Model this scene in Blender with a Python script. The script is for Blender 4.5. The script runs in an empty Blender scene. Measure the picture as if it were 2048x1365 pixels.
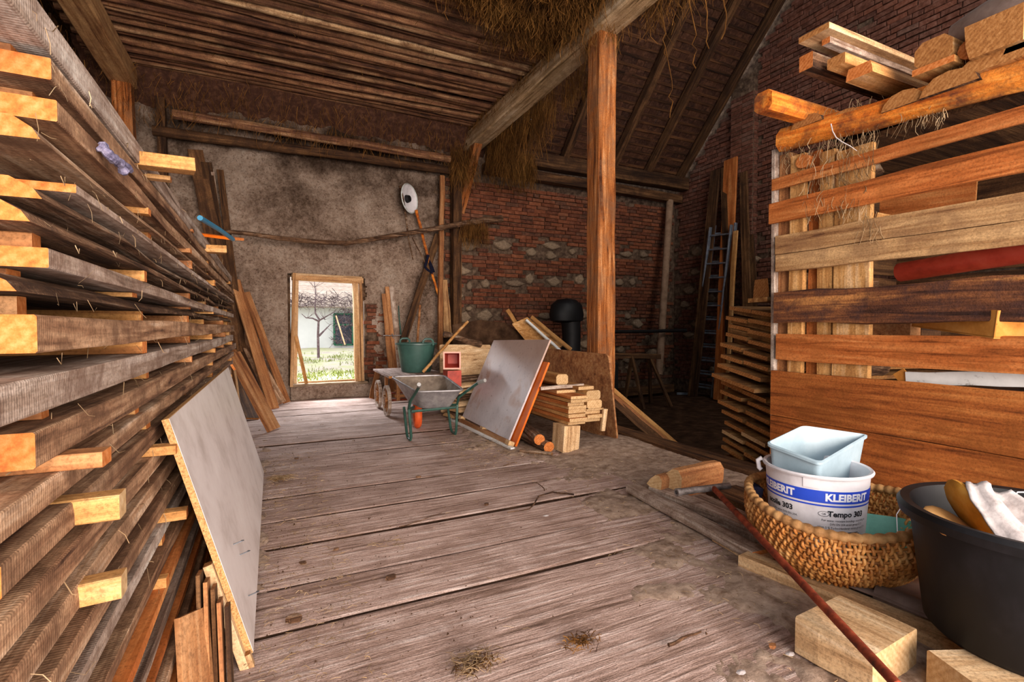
import bpy, math, random
import numpy as np
from math import sin, cos, pi, radians, sqrt, atan, atan2
from mathutils import Vector as V, Matrix, noise as mnoise

random.seed(7); np.random.seed(7)
sc = bpy.context.scene
col = sc.collection
R = random.uniform

# ------------------------------------------------------------------ camera, light, exposure
F_PX, CAM_H, YAW = 997.0, 1.3, radians(25.9)
PITCH = atan((682.5 - 655) / F_PX)
cam_data = bpy.data.cameras.new('camera'); cam = bpy.data.objects.new('camera', cam_data); col.objects.link(cam)
cam_data.sensor_width = 36.0; cam_data.lens = F_PX / 2048 * 36.0
cam_data.clip_start = 0.02; cam_data.clip_end = 300
cam.location = (0, 0, CAM_H); cam.rotation_euler = (pi / 2 - PITCH, 0, -YAW)
sc.camera = cam
sc.view_settings.view_transform = 'Standard'; sc.view_settings.look = 'None'
sc.view_settings.gamma = 1.0; sc.view_settings.use_curve_mapping = False
sc.view_settings.exposure = 0.88

def hexc(h):
    h = h.lstrip('#'); c = [int(h[i:i + 2], 16) / 255 for i in (0, 2, 4)]
    return tuple((x / 12.92 if x <= .04045 else ((x + .055) / 1.055) ** 2.4) for x in c) + (1,)

world = bpy.data.worlds.new('world'); sc.world = world; world.use_nodes = True
bg = world.node_tree.nodes['Background']; bg.inputs[0].default_value = (0.94, 0.965, 1.0, 1); bg.inputs[1].default_value = 1.5

def area(name, loc, target, sx, sy, power, color):
    l = bpy.data.lights.new(name, 'AREA'); l.shape = 'RECTANGLE'; l.size = sx; l.size_y = sy; l.energy = power; l.color = color
    o = bpy.data.objects.new(name, l); col.objects.link(o); o.location = loc
    o.rotation_euler = (V(target) - V(loc)).to_track_quat('-Z', 'Y').to_euler()
    return o
# daylight through the wide cart entrance behind the camera and through the back door
area('entrance_daylight', (1.7, -6.5, 2.3), (1.7, 3.0, 2.1), 8.0, 5.4, 1200, (1.0, 0.83, 0.70))
area('added_bay_fill', (6.6, 1.6, 6.6), (6.6, 7.5, 4.5), 2.0, 1.6, 52, (1.0, 0.93, 0.84))  # added fill lamp that lifts the dark right bay, no known source there
area('back_door_daylight', (0.95, 11.5, 2.95), (1.15, 7.6, 0.0), 2.2, .8, 330, (0.90, 0.95, 1.0))

# ------------------------------------------------------------------ pixel -> place helpers
FW = V((sin(YAW) * cos(PITCH), cos(YAW) * cos(PITCH), -sin(PITCH))); RT = V((cos(YAW), -sin(YAW), 0)); UP = RT.cross(FW)
def ray(px, py): return FW + RT * ((px - 1024) / F_PX) - UP * ((py - 682.5) / F_PX)
def PZ(px, py, z=0.0): d = ray(px, py); return V((0, 0, CAM_H)) + d * ((z - CAM_H) / d.z)
def PX(px, py, x): d = ray(px, py); return V((0, 0, CAM_H)) + d * (x / d.x)
def PY(px, py, y): d = ray(px, py); return V((0, 0, CAM_H)) + d * (y / d.y)

# ------------------------------------------------------------------ materials
class NT:
    def __init__(s, name):
        s.m = bpy.data.materials.new(name); s.m.use_nodes = True; s.t = s.m.node_tree
        s.b = s.t.nodes['Principled BSDF']
    def n(s, typ, **kw):
        nd = s.t.nodes.new(typ)
        for k, v in kw.items(): setattr(nd, k, v)
        return nd
    def l(s, a, b): s.t.links.new(a, b)
    def ramp(s, fac, cols, pos=None):
        r = s.n('ShaderNodeValToRGB'); e = r.color_ramp.elements
        k = len(cols); pos = pos or [i / (k - 1) for i in range(k)]
        e[0].position = pos[0]; e[0].color = cols[0]; e[1].position = pos[-1]; e[1].color = cols[-1]
        for i in range(1, k - 1):
            x = e.new(pos[i]); x.color = cols[i]
        s.l(fac, r.inputs[0]); return r.outputs[0]
    def coords(s, scale, rnd=True):
        tc = s.n('ShaderNodeTexCoord'); out = tc.outputs['Object']
        if rnd:
            oi = s.n('ShaderNodeObjectInfo'); m = s.n('ShaderNodeMath', operation='MULTIPLY'); m.inputs[1].default_value = 53.0
            s.l(oi.outputs['Random'], m.inputs[0]); a = s.n('ShaderNodeVectorMath', operation='ADD')
            s.l(out, a.inputs[0]); s.l(m.outputs[0], a.inputs[1]); out = a.outputs[0]
        s.raw = out
        mp = s.n('ShaderNodeMapping'); mp.inputs['Scale'].default_value = scale; s.l(out, mp.inputs[0])
        return mp.outputs[0]
    def noise(s, vec, scale, detail=5, rough=.6, dist=0.):
        n = s.n('ShaderNodeTexNoise'); n.inputs['Scale'].default_value = scale; n.inputs['Detail'].default_value = detail
        n.inputs['Roughness'].default_value = rough; n.inputs['Distortion'].default_value = dist
        s.l(vec, n.inputs['Vector']); return n.outputs['Fac']
    def mix(s, fac, a, b, typ='MIX'):
        m = s.n('ShaderNodeMix', data_type='RGBA', blend_type=typ)
        for sock, v in ((m.inputs[0], fac), (m.inputs[6], a), (m.inputs[7], b)):
            if isinstance(v, (int, float)): sock.default_value = v
            elif isinstance(v, tuple): sock.default_value = v
            else: s.l(v, sock)
        return m.outputs[2]
    def math(s, op, a, b=None, c=None, clamp=False):
        m = s.n('ShaderNodeMath', operation=op); m.use_clamp = clamp
        for i, v in enumerate((a, b, c)):
            if v is None: continue
            if isinstance(v, (int, float)): m.inputs[i].default_value = v
            else: s.l(v, m.inputs[i])
        return m.outputs[0]
    def bump(s, h, strength, dist=.01):
        b = s.n('ShaderNodeBump'); b.inputs['Strength'].default_value = strength; b.inputs['Distance'].default_value = dist
        s.l(h, b.inputs['Height']); s.l(b.outputs[0], s.b.inputs['Normal'])
    def varyval(s, c, lo, hi, island=False):
        oi = s.n('ShaderNodeObjectInfo'); r = oi.outputs['Random']
        if island:
            g = s.n('ShaderNodeNewGeometry'); r = s.math('FRACT', s.math('ADD', r, g.outputs['Random Per Island']))
        mr = s.n('ShaderNodeMapRange'); mr.inputs[3].default_value = lo; mr.inputs[4].default_value = hi; s.l(r, mr.inputs[0])
        h = s.n('ShaderNodeHueSaturation'); s.l(mr.outputs[0], h.inputs['Value'])
        s.l(c, h.inputs['Color']); return h.outputs[0]
    def done(s, c, rough=.85, metal=0.0, spec=.25):
        if isinstance(c, tuple): s.b.inputs['Base Color'].default_value = c
        else: s.l(c, s.b.inputs['Base Color'])
        s.b.inputs['Roughness'].default_value = rough; s.b.inputs['Metallic'].default_value = metal
        s.b.inputs['Specular IOR Level'].default_value = spec
        return s.m

def wood(name, cols, axis='X', fine=1.0, bump=.5, stain=None, stain_amt=.5, stain_scale=3.0, rough=.85, vary=(.8, 1.2), saw=0.0, bdist=.006, broad=.38):
    """grain runs along `axis`; cols dark to light; stain = dirt colour in irregular patches"""
    t = NT(name); k = 22 * fine
    sc3 = {'X': (1.3 * fine, k, k), 'Y': (k, 1.3 * fine, k), 'Z': (k, k, 1.3 * fine)}[axis]
    v = t.coords(sc3); raw = t.raw
    g = t.noise(v, 1.0, 6, .65, .6)
    mp2 = t.n('ShaderNodeMapping'); s2 = {'X': (.5, 5, 5), 'Y': (5, .5, 5), 'Z': (5, 5, .5)}[axis]; mp2.inputs['Scale'].default_value = s2; t.l(raw, mp2.inputs[0])
    b = t.noise(mp2.outputs[0], 1.0, 3, .5, .8)
    f = t.math('ADD', t.math('MULTIPLY', g, 1 - broad), t.math('MULTIPLY', b, broad))
    c = t.ramp(f, [hexc(x) for x in cols], [.37 + .26 * i / (len(cols) - 1) for i in range(len(cols))])
    sp = t.ramp(t.noise(raw, 75 * fine, 4, .8), [(.55, .53, .5, 1), (1, 1, 1, 1), (1.25, 1.24, 1.22, 1)], [.36, .5, .66])
    c = t.mix(.8, c, sp, 'MULTIPLY')
    if stain:
        s = t.noise(raw, stain_scale, 6, .7, .4)
        sf = t.ramp(s, [(0, 0, 0, 1), (stain_amt,) * 3 + (1,)], [.45, .62])
        c = t.mix(sf, c, hexc(stain))
    # dark checks along the grain
    ck = t.ramp(g, [(1, 1, 1, 1), (0, 0, 0, 1)], [.27, .36])
    c = t.mix(t.math('MULTIPLY', ck, .55), c, hexc(cols[0]), 'MULTIPLY')
    c = t.varyval(c, *vary)
    h = t.math('ADD', g, t.math('MULTIPLY', t.noise(raw, 90, 3), .35))
    if saw:
        wv = t.n('ShaderNodeTexWave', wave_type='BANDS', bands_direction=axis); wv.inputs['Scale'].default_value = 34; wv.inputs['Distortion'].default_value = 1.2
        t.l(raw, wv.inputs['Vector']); h = t.math('ADD', h, t.math('MULTIPLY', wv.outputs['Fac'], saw))
    t.bump(h, bump, bdist)
    return t.done(c, rough, 0, .2)

def endgrain(name, cols, vary=(.85, 1.12)):
    t = NT(name); v = t.coords((1, 1, 1)); raw = t.raw
    n1 = t.noise(raw, 42, 7, .75); w = t.n('ShaderNodeTexWave', wave_type='RINGS', rings_direction='X')
    w.inputs['Scale'].default_value = 14; w.inputs['Distortion'].default_value = 5; w.inputs['Detail'].default_value = 3
    t.l(raw, w.inputs['Vector'])
    f = t.math('ADD', t.math('MULTIPLY', n1, .9), t.math('MULTIPLY', w.outputs['Fac'], .1))
    c = t.ramp(f, [hexc(x) for x in cols], [.25 + .45 * i / (len(cols) - 1) for i in range(len(cols))])
    c = t.varyval(c, *vary); t.bump(t.noise(raw, 120, 3), .5, .004)
    return t.done(c, .85, 0, .2)

def simple(name, cols, scale=20, rough=.6, metal=0.0, spec=.4, bump=0.0, vary=(1, 1), island=False, pos=None, detail=5, bdist=.004, vecscale=(1, 1, 1)):
    t = NT(name); v = t.coords(vecscale)
    f = t.noise(v, scale, detail, .65)
    k = len(cols)
    c = t.ramp(f, [hexc(x) for x in cols], pos or [.3 + .4 * i / max(1, k - 1) for i in range(k)]) if k > 1 else hexc(cols[0])
    if vary != (1, 1) and k > 1: c = t.varyval(c, vary[0], vary[1], island)
    if bump: t.bump(t.noise(v, scale * 2.5, 5), bump, bdist)
    return t.done(c, rough, metal, spec)

def palette(name, base, noisecols, scale=12, rough=.95, bump=.5, mixf=.5):
    """colour picked per piece (object or island) from `base`, modulated by noise"""
    t = NT(name); v = t.coords((1, 1, 1))
    oi = t.n('ShaderNodeObjectInfo'); g = t.n('ShaderNodeNewGeometry')
    r = t.math('FRACT', t.math('ADD', oi.outputs['Random'], t.math('MULTIPLY', g.outputs['Random Per Island'], 7.3)))
    c = t.ramp(r, [hexc(x) for x in base])
    c2 = t.ramp(t.noise(v, scale, 6, .7), [hexc(x) for x in noisecols], [.35 + .3 * i / (len(noisecols) - 1) for i in range(len(noisecols))])
    c = t.mix(mixf, c, c2)
    t.bump(t.noise(v, scale * 3, 5), bump, .008)
    return t.done(c, rough, 0, .15)

M = {}
M['plank'] = wood('floor_plank_wood', ['#765e52', '#a68a7e', '#bfa499', '#d2beb6'], 'X', 1.9, .9, '#7a5e50', .5, 3.0, vary=(.88, 1.08), bdist=.014, broad=.22)
M['stack'] = wood('stacked_lumber_wood', ['#462d20', '#866248', '#ab8768', '#c8ac92'], 'X', 1.2, .6, '#5a3e2c', .75, 7, vary=(.78, 1.12), saw=.12)
M['stackgrey'] = wood('grey_lumber_wood', ['#584438', '#968070', '#b5a294', '#d0c4b8'], 'X', 1.2, .6, '#64493a', .7, 6, vary=(.85, 1.1), saw=.12)
M['end'] = endgrain('fresh_end_grain', ['#7e3e1a', '#b2662f', '#c98450'])
M['endold'] = endgrain('old_end_grain', ['#6b3f1e', '#9a6434', '#b98450'])
M['endpale'] = endgrain('pale_end_grain', ['#8e6e4c', '#b89468', '#ccae86'])
M['bark'] = wood('bark', ['#24160f', '#523826', '#84634a', '#ae9a86'], 'X', 1.6, 1.0, '#2a1a14', .6, 9, bdist=.02)
M['slat'] = wood('crib_slat_wood', ['#6e3512', '#a65a28', '#bd723c', '#cc8c54'], 'X', 1.0, .4, '#8a4f22', .45, 4, vary=(.9, 1.08))
M['slatgrey'] = wood('grey_slat_wood', ['#6a4428', '#9a7048', '#b28a5e', '#c9a070'], 'X', 1.1, .5, '#77543a', .5, 5, vary=(.95, 1.05))
M['slatwide'] = wood('wide_board_wood', ['#5a2c10', '#8e4c20', '#a6602c', '#b5733c'], 'X', 1.0, .5, '#6e3c14', .5, 3, vary=(.96, 1.04))
M['slatdark'] = wood('dark_bark_slat', ['#2a1812', '#4e2e20', '#7a4a2c', '#b07642'], 'X', .9, .8, '#3a2624', .7, 6, vary=(.98, 1.02), bdist=.012)
M['orange'] = wood('orange_peeled_log', ['#8a3e0e', '#c8661c', '#dd8430', '#e89a48'], 'X', .9, .5, '#5a3324', .9, 3.2, vary=(.98, 1.02))
M['raw'] = wood('raw_lumber', ['#7a4c28', '#b07c46', '#c8965c', '#dab082'], 'X', 1.0, .5, '#8a5e36', .45, 5, vary=(.85, 1.1))
M['rawpale'] = wood('pale_lumber', ['#8e6a48', '#c39e74', '#d6b68e', '#e2c8a6'], 'X', 1.0, .45, '#9c7650', .4, 6, vary=(.9, 1.08))
M['thin'] = wood('thin_board_wood', ['#54351f', '#83582f', '#9d7243', '#b58c5c'], 'X', 1.0, .5, '#4f3423', .6, 6, vary=(.75, 1.2))
M['post'] = wood('oak_post_wood', ['#37190a', '#8a4c20', '#b06c38', '#c99060'], 'X', 1.1, 1.0, '#7e5a40', .65, 4, vary=(.97, 1.03), bdist=.022, broad=.3)
M['beam'] = wood('old_beam_wood', ['#6b5336', '#b0906a', '#c8aa86', '#dac2a4'], 'X', 1.0, .8, '#6d5638', .5, 3, vary=(.97, 1.03), bdist=.012)
M['dark'] = wood('dark_old_wood', ['#22140c', '#442c1a', '#5f4128', '#7a5838'], 'X', 1.0, .8, '#2a1a12', .6, 3, vary=(.75, 1.2), bdist=.012)
M['log'] = wood('ceiling_log_wood', ['#38231a', '#6b4632', '#8f6648', '#b08c68'], 'X', 1.1, 1.0, '#33211a', .55, 4, vary=(.7, 1.35), bdist=.02)
M['loglight'] = wood('pale_ceiling_log', ['#6b4e36', '#ab8660', '#c8a67e', '#dcc09a'], 'X', 1.0, .9, '#5a3826', .7, 5, vary=(.95, 1.05), bdist=.015)
M['brownboard'] = wood('brown_board', ['#6b4024', '#94603a', '#a8764c', '#ba8c62'], 'X', 1.0, .4, '#6b4630', .4, 4, vary=(.85, 1.15))
M['frame'] = wood('door_frame_wood', ['#7a5030', '#b08458', '#c69e72', '#d8b890'], 'X', 1.0, .4, '#8a6a50', .35, 4, vary=(.95, 1.1))
M['joint'] = simple('grimy_board_edge', ['#1c130d', '#2e2018', '#402e22'], 9, 1, 0, .05)
M['chip'] = simple('chipboard_core', ['#7a5430', '#b58a58', '#d0a874'], 140, .9, 0, .2, .4)
M['laminate'] = simple('pale_laminate', ['#b4a6a0', '#d2c6c2', '#dcd2ce'], 3.5, .42, 0, .5, 0)
M['brick'] = palette('old_brick', ['#4e2a1c', '#6e3c26', '#7e472e', '#8c5034', '#46281e', '#6a3e2c', '#94583a', '#5c4436', '#3a2620'], ['#2c1a14', '#63392a', '#8a5c48'], 14)
M['brickdark'] = palette('gable_brick', ['#4a2a1e', '#5e3626', '#6a4030', '#56382c', '#402820', '#784632', '#5c4c42'], ['#35211c', '#664034', '#8a6458'], 14)
M['stone'] = palette('field_stone', ['#6b5644', '#86705a', '#9a8268', '#7a6450'], ['#3c3028', '#7a6858', '#a4907a'], 9)
M['mortar'] = simple('mortar', ['#2c2019', '#574538', '#7d6856'], 9, .95, 0, .1, .6, bdist=.01)
M['earth'] = simple('earth', ['#241811', '#3c2a1e', '#553e2d'], 5, 1.0, 0, .05, .8, bdist=.02)
M['dust'] = simple('sawdust_and_dirt', ['#6b5546', '#968070', '#b09a88'], 14, 1.0, 0, .05, .9, bdist=.006, detail=9)
M['hay'] = simple('hay', ['#3c2612', '#68441f', '#8a6232'], 3, .9, 0, .1, vary=(.55, 1.25), island=True)
M['haybody'] = simple('hay_mass', ['#22160c', '#432c14', '#66461f'], 30, 1.0, 0, .05, 1.0, bdist=.03)
M['straw'] = simple('straw', ['#6b563c', '#94795a', '#b8a080'], 3, .9, 0, .1, vary=(.45, 1.2), island=True)
M['cobweb'] = simple('dusty_cobweb', ['#4a3a2a', '#6b5842'], 8, 1, 0, .05)
M['greentub'] = simple('green_plastic', ['#2b4a44', '#33544d', '#3e6259'], 6, .45, 0, .5)
M['darkgreen'] = simple('dark_green_paint', ['#1d3a33', '#24463d', '#3a5a50'], 12, .45, 0, .5)
M['galv'] = simple('galvanised_tray', ['#7d7a7c', '#9a9698', '#b6b2b2'], 9, .5, .65, .5, .1)
M['galvin'] = simple('dusty_tray_inside', ['#5d5046', '#7d6f62', '#948678'], 7, .8, .1, .3, .2)
M['gripgrey'] = simple('grey_grip', ['#8c8a88', '#a8a6a4'], 12, .5, .3, .5)
M['tyre'] = simple('orange_tyre', ['#b8441a', '#d65a26', '#e06c36'], 10, .6, 0, .4)
M['red'] = simple('red_plastic', ['#8e2a1c', '#b03c2a', '#bc4c38'], 8, .5, 0, .5)
M['pink'] = simple('faded_red_rim', ['#d89a88', '#e8b4a4'], 8, .6, 0, .3)
M['orangepanel'] = simple('orange_varnish_panel', ['#b54c06', '#d0620c', '#dc7218'], 5, .45, 0, .5)
M['black'] = simple('black_plastic', ['#09080a', '#0f0e11', '#1f1d21'], 5, .55, 0, .3, .15, pos=[.3, .55, .75], vecscale=(1, 1, .6))
M['blackmetal'] = simple('sooty_metal', ['#0c0b0c', '#141214', '#1e1b1c'], 6, .6, .2, .4)
M['white'] = simple('white_plastic', ['#b6b0b4', '#d8d4d8', '#e2dee2'], 3, .42, 0, .5)
M['whitepaint'] = simple('chipped_white_paint', ['#7d756c', '#d6d6d4', '#e6e6e4'], 9, .6, 0, .4, .2, pos=[.28, .38, .7])
M['paleblue'] = simple('pale_blue_plastic', ['#8499a4', '#95aab5', '#a4b7c1'], 4, .5, 0, .5)
M['paledirty'] = simple('dirty_pale_rim', ['#8b8c86', '#b0b5b2', '#c2c9ca'], 16, .6, 0, .4)
M['blue'] = simple('blue_print', ['#1c3fb4', '#2349c4'], 6, .5, 0, .4)
M['ink'] = simple('black_print', ['#1a1a1e', '#24242a'], 6, .7, 0, .2)
M['whiteprint'] = simple('white_print', ['#dcdce4', '#ecebf2'], 6, .5, 0, .4)
M['aqua'] = simple('sea_green_plastic', ['#3f8a76', '#55a08c', '#62b09c'], 5, .4, 0, .5)
M['wicker'] = simple('wicker', ['#5f3612', '#a8682c', '#cd9250', '#dfae70'], 7, .6, 0, .4, .3, vary=(.7, 1.15), island=True)
M['wickerrim'] = simple('wicker_rim', ['#6f4a26', '#a87a4a', '#c69c68'], 16, .7, 0, .3, .4)
M['navy'] = simple('navy_cloth', ['#10101c', '#1b1b2e'], 30, .95, 0, .1, .4)
M['cushion'] = simple('yellowed_foam', ['#a8702a', '#d2963e', '#e0b060'], 7, .95, 0, .1, .4)
M['sack'] = simple('tan_sacking', ['#9a7040', '#b98a54', '#c89c66'], 10, .95, 0, .1, .5)
M['cloth'] = simple('grey_white_rag', ['#8c8280', '#b8aeac', '#cfc8c6'], 14, .95, 0, .1, .6)
M['rust'] = simple('rusty_steel', ['#3c1c12', '#7a3018', '#a0482a'], 18, .7, .3, .4, .4)
M['steel'] = simple('dull_steel', ['#4a4442', '#7d7674', '#9c9694'], 20, .5, .7, .5, .2)
M['alu'] = simple('aluminium', ['#67717e', '#8d97a6', '#a5afbd'], 8, .4, .7, .5)
M['nail'] = simple('nail_steel', ['#70747c', '#9298a0'], 8, .4, .8, .5)
M['cardboard'] = simple('cardboard', ['#a8692c', '#c4843e', '#cf9450'], 8, .9, 0, .1, .1)
M['rope'] = simple('purple_rope', ['#3a3648', '#6c667e', '#9a94a8'], 60, .9, 0, .1, .5)
M['bluepipe'] = simple('blue_hose', ['#1c6484', '#24789c'], 6, .4, 0, .5)
M['tarp'] = simple('brown_tarp', ['#5d4a40', '#75625a', '#8a766a'], 5, .8, 0, .3, .3)
M['greypipe'] = simple('grey_cardboard_tube', ['#6d5442', '#8a6e58', '#997d68'], 6, .8, 0, .3, .1)
M['grass'] = simple('grass', ['#5c6a30', '#84904a', '#a8a870'], 4, .95, 0, .1, vary=(.8, 1.2), island=True)
M['ground'] = simple('garden_soil', ['#a0968a', '#b8aea0', '#a8aa80', '#c8beb0'], 1.2, 1, 0, .1, .6, detail=8, bdist=.05)
M['render'] = simple('white_render', ['#cfcfcf', '#dcdcdb'], 2, .9, 0, .2)
M['rooft'] = palette('far_roof_tile', ['#a58e80', '#b29c8c', '#98867a', '#bcaa9c'], ['#8a7a6e', '#b0a092', '#c4b8ac'], 5)
M['greenwood'] = simple('green_painted_wood', ['#1d5a42', '#2a6e52', '#3a8062'], 6, .6, 0, .3)
M['darkglass'] = simple('dark_window_glass', ['#39404c', '#4c5562'], 1, .1, 0, .5)
M['treebark'] = simple('plum_tree_bark', ['#4a3c3e', '#6a585a', '#85767a'], 12, .9, 0, .1, .5)
M['roseback'] = wood('roofing_lath_wood', ['#1c110b', '#3a2417', '#523420', '#6d4a30'], 'X', 1.0, .6, vary=(.7, 1.3))
M['tile'] = palette('roof_tile_underside', ['#35211a', '#472c20', '#5a3a28', '#432a20', '#30201a'], ['#1e1410', '#422a20', '#6d4c38'], 12)
M['plasterw'] = None
t = NT('rough_lime_plaster'); v = t.coords((1, 1, 1), False)
n1 = t.noise(v, 1.3, 5, .6, .3); n2 = t.noise(v, 14, 8, .75)
c = t.ramp(t.math('ADD', t.math('MULTIPLY', n1, .5), t.math('MULTIPLY', n2, .5)), [hexc(x) for x in ('#5e4a3a', '#9a8170', '#b8a08e', '#ccb8a8')], [.36, .46, .54, .66])
pit_shade = t.ramp(t.noise(v, 34, 6, .75), [(.30, .25, .22, 1), (1, 1, 1, 1), (1.15, 1.15, 1.14, 1)], [.36, .47, .62]); c = t.mix(.85, c, pit_shade, 'MULTIPLY')  # pit shade painted into the colour, frontal light shows little relief
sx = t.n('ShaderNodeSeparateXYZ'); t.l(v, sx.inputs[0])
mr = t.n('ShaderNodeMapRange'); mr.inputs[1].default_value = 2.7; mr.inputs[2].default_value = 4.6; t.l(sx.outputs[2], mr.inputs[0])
top_dark = t.math('MULTIPLY', mr.outputs[0], t.ramp(n1, [(1, 1, 1, 1), (.3, .3, .3, 1)], [.4, .6]))
c = t.mix(t.math('MULTIPLY', top_dark, .9), c, hexc('#2e2118'))      # dark brown mixed in unevenly towards the top of the wall
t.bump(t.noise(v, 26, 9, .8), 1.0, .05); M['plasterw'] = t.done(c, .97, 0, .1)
t = NT('rusty_white_sheet'); v = t.coords((1, 1, 1), False)
n1 = t.noise(v, 2.2, 4, .6, .5); n2 = t.noise(v, 24, 7, .8)
c = t.ramp(n1, [hexc('#a39a9c'), hexc('#c2bcc0'), hexc('#cdc7ca'), hexc('#a87858')], [.3, .45, .6, .76])
sz_ = t.n('ShaderNodeSeparateXYZ'); t.l(v, sz_.inputs[0]); mz = t.n('ShaderNodeMapRange'); mz.inputs[1].default_value = .72; mz.inputs[2].default_value = 1.05; mz.inputs[4].default_value = .75
t.l(t.math('ADD', sz_.outputs[2], t.math('MULTIPLY', n1, .3)), mz.inputs[0]); c = t.mix(mz.outputs[0], c, hexc('#a8836c'))
c = t.mix(t.ramp(n2, [(.75, .75, .75, 1), (0, 0, 0, 1)], [.33, .42]), c, hexc('#5a463a')); M['sheet'] = t.done(c, .4, .15, .5)

# ------------------------------------------------------------------ object helpers
LOC = {}
def tag(o, label=None, cat=None, group=None, kind=None):
    if label: o['label'] = label
    if cat: o['category'] = cat
    if group: o['group'] = group
    if kind: o['kind'] = kind
    return o
def empty(name, loc, label, cat, group=None):
    o = bpy.data.objects.new(name, None); col.objects.link(o); o.location = loc; o.empty_display_size = .1
    LOC[o.name] = V(loc); return tag(o, label, cat, group)
def link(name, mesh, parent=None, mat=None):
    o = bpy.data.objects.new(name, mesh); col.objects.link(o)
    mat = mat or Matrix()
    if parent is not None:
        o.parent = parent; pl = LOC.get(parent.name)
        if pl is None: pl = V((0, 0, 0))
        if isinstance(pl, Matrix): mat = pl.inverted() @ mat
        else: mat = Matrix.Translation(-pl) @ mat
    o.matrix_basis = mat
    return o

class MB:
    def __init__(s): s.v = []; s.f = []; s.mi = []
    def add(s, vs, fs, mi=0):
        o = len(s.v); s.v += [tuple(x) for x in vs]; s.f += [tuple(i + o for i in f) for f in fs]
        s.mi += (mi if isinstance(mi, list) else [mi] * len(fs)); return s
    def rings(s, rings, closed=True, cap=True, mi=0, capmi=None, capend=True):
        n = len(rings[0]); vs = [p for r in rings for p in r]; fs = []; ms = []
        for i in range(len(rings) - 1):
            for j in range(n if closed else n - 1):
                k = (j + 1) % n; fs.append((i * n + j, i * n + k, (i + 1) * n + k, (i + 1) * n + j)); ms.append(mi)
        if cap and closed:
            fs.append(tuple(range(n - 1, -1, -1))); ms.append(mi if capmi is None else capmi)
            if capend: fs.append(tuple(range((len(rings) - 1) * n, len(rings) * n))); ms.append(mi if capmi is None else capmi)
        return s.add(vs, fs, ms)
    def box(s, lo, hi, mi=0, mat=None, c=0):
        (x0, y0, z0), (x1, y1, z1) = lo, hi
        vs = [V((x, y, z)) for x in (x0, x1) for y in (y0, y1) for z in (z0, z1)]
        if mat is not None: vs = [mat @ p for p in vs]
        return s.add(vs, [(0, 1, 3, 2), (4, 6, 7, 5), (0, 4, 5, 1), (2, 3, 7, 6), (0, 2, 6, 4), (1, 5, 7, 3)], mi)
    def tube(s, pts, r, n=8, mi=0, cap=True, capmi=None, closed=False, ecc=1.0, up=None):
        pts = [V(p) for p in pts]; rs = r if isinstance(r, (list, tuple)) else [r] * len(pts); out = []
        u = V(up) if up else None
        for i, p in enumerate(pts):
            if closed: d = pts[(i + 1) % len(pts)] - pts[i - 1]
            else: d = pts[min(i + 1, len(pts) - 1)] - pts[max(i - 1, 0)]
            d.normalize()
            if u is None: u = V((0, 0, 1)) if abs(d.z) < .9 else V((1, 0, 0))
            a = (u - d * u.dot(d)).normalized(); b = d.cross(a); u = a
            out.append([p + (a * cos(2 * pi * k / n) * ecc + b * sin(2 * pi * k / n)) * rs[i] for k in range(n)])
        if closed: out.append(out[0]); cap = False
        return s.rings(out, True, cap, mi, capmi)
    def lathe(s, prof, n=32, center=(0, 0, 0), mi=0, sx=1, sy=1, mat=None, p=2.0):
        c = V(center); rr = []
        for r, z in prof:
            ring = []
            for k in range(n):
                a = 2 * pi * k / n; ca, sa = cos(a), sin(a)
                if p != 2: q = (abs(ca) ** p + abs(sa) ** p) ** (-1 / p)
                else: q = 1
                pt = V((r * q * ca * sx, r * q * sa * sy, z)); pt = (mat @ pt) if mat is not None else pt
                ring.append(c + pt)
            rr.append(ring)
        return s.rings(rr, True, False, mi)
    def disc(s, ring, mi=0): return s.add(ring, [tuple(range(len(ring)))], mi)
    def mesh(s, name, mats, smooth=False):
        me = bpy.data.meshes.new(name); me.from_pydata(s.v, [], s.f)
        for m in mats: me.materials.append(M[m] if isinstance(m, str) else m)
        me.polygons.foreach_set('material_index', s.mi)
        if smooth: me.polygons.foreach_set('use_smooth', [True] * len(s.f))
        me.update(); return me
    def build(s, name, mats, parent=None, smooth=False, origin=None, autosmooth=40):
        if isinstance(mats, str): mats = [mats]
        if parent is None and origin is not None:
            og = V(origin); s.v = [tuple(V(p) - og) for p in s.v]
            o = link(name, s.mesh(name, mats, smooth)); o.location = og; LOC[o.name] = og
        elif parent is not None:
            pl = LOC.get(parent.name, V((0, 0, 0)))
            if isinstance(pl, Matrix): inv = pl.inverted(); s.v = [tuple(inv @ V(p)) for p in s.v]
            else: s.v = [tuple(V(p) - pl) for p in s.v]
            o = bpy.data.objects.new(name, s.mesh(name, mats, smooth)); col.objects.link(o); o.parent = parent
        else:
            o = link(name, s.mesh(name, mats, smooth))
        if smooth and autosmooth:
            try: o.data.set_sharp_from_angle(angle=radians(autosmooth))
            except Exception: pass
        return o

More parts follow.
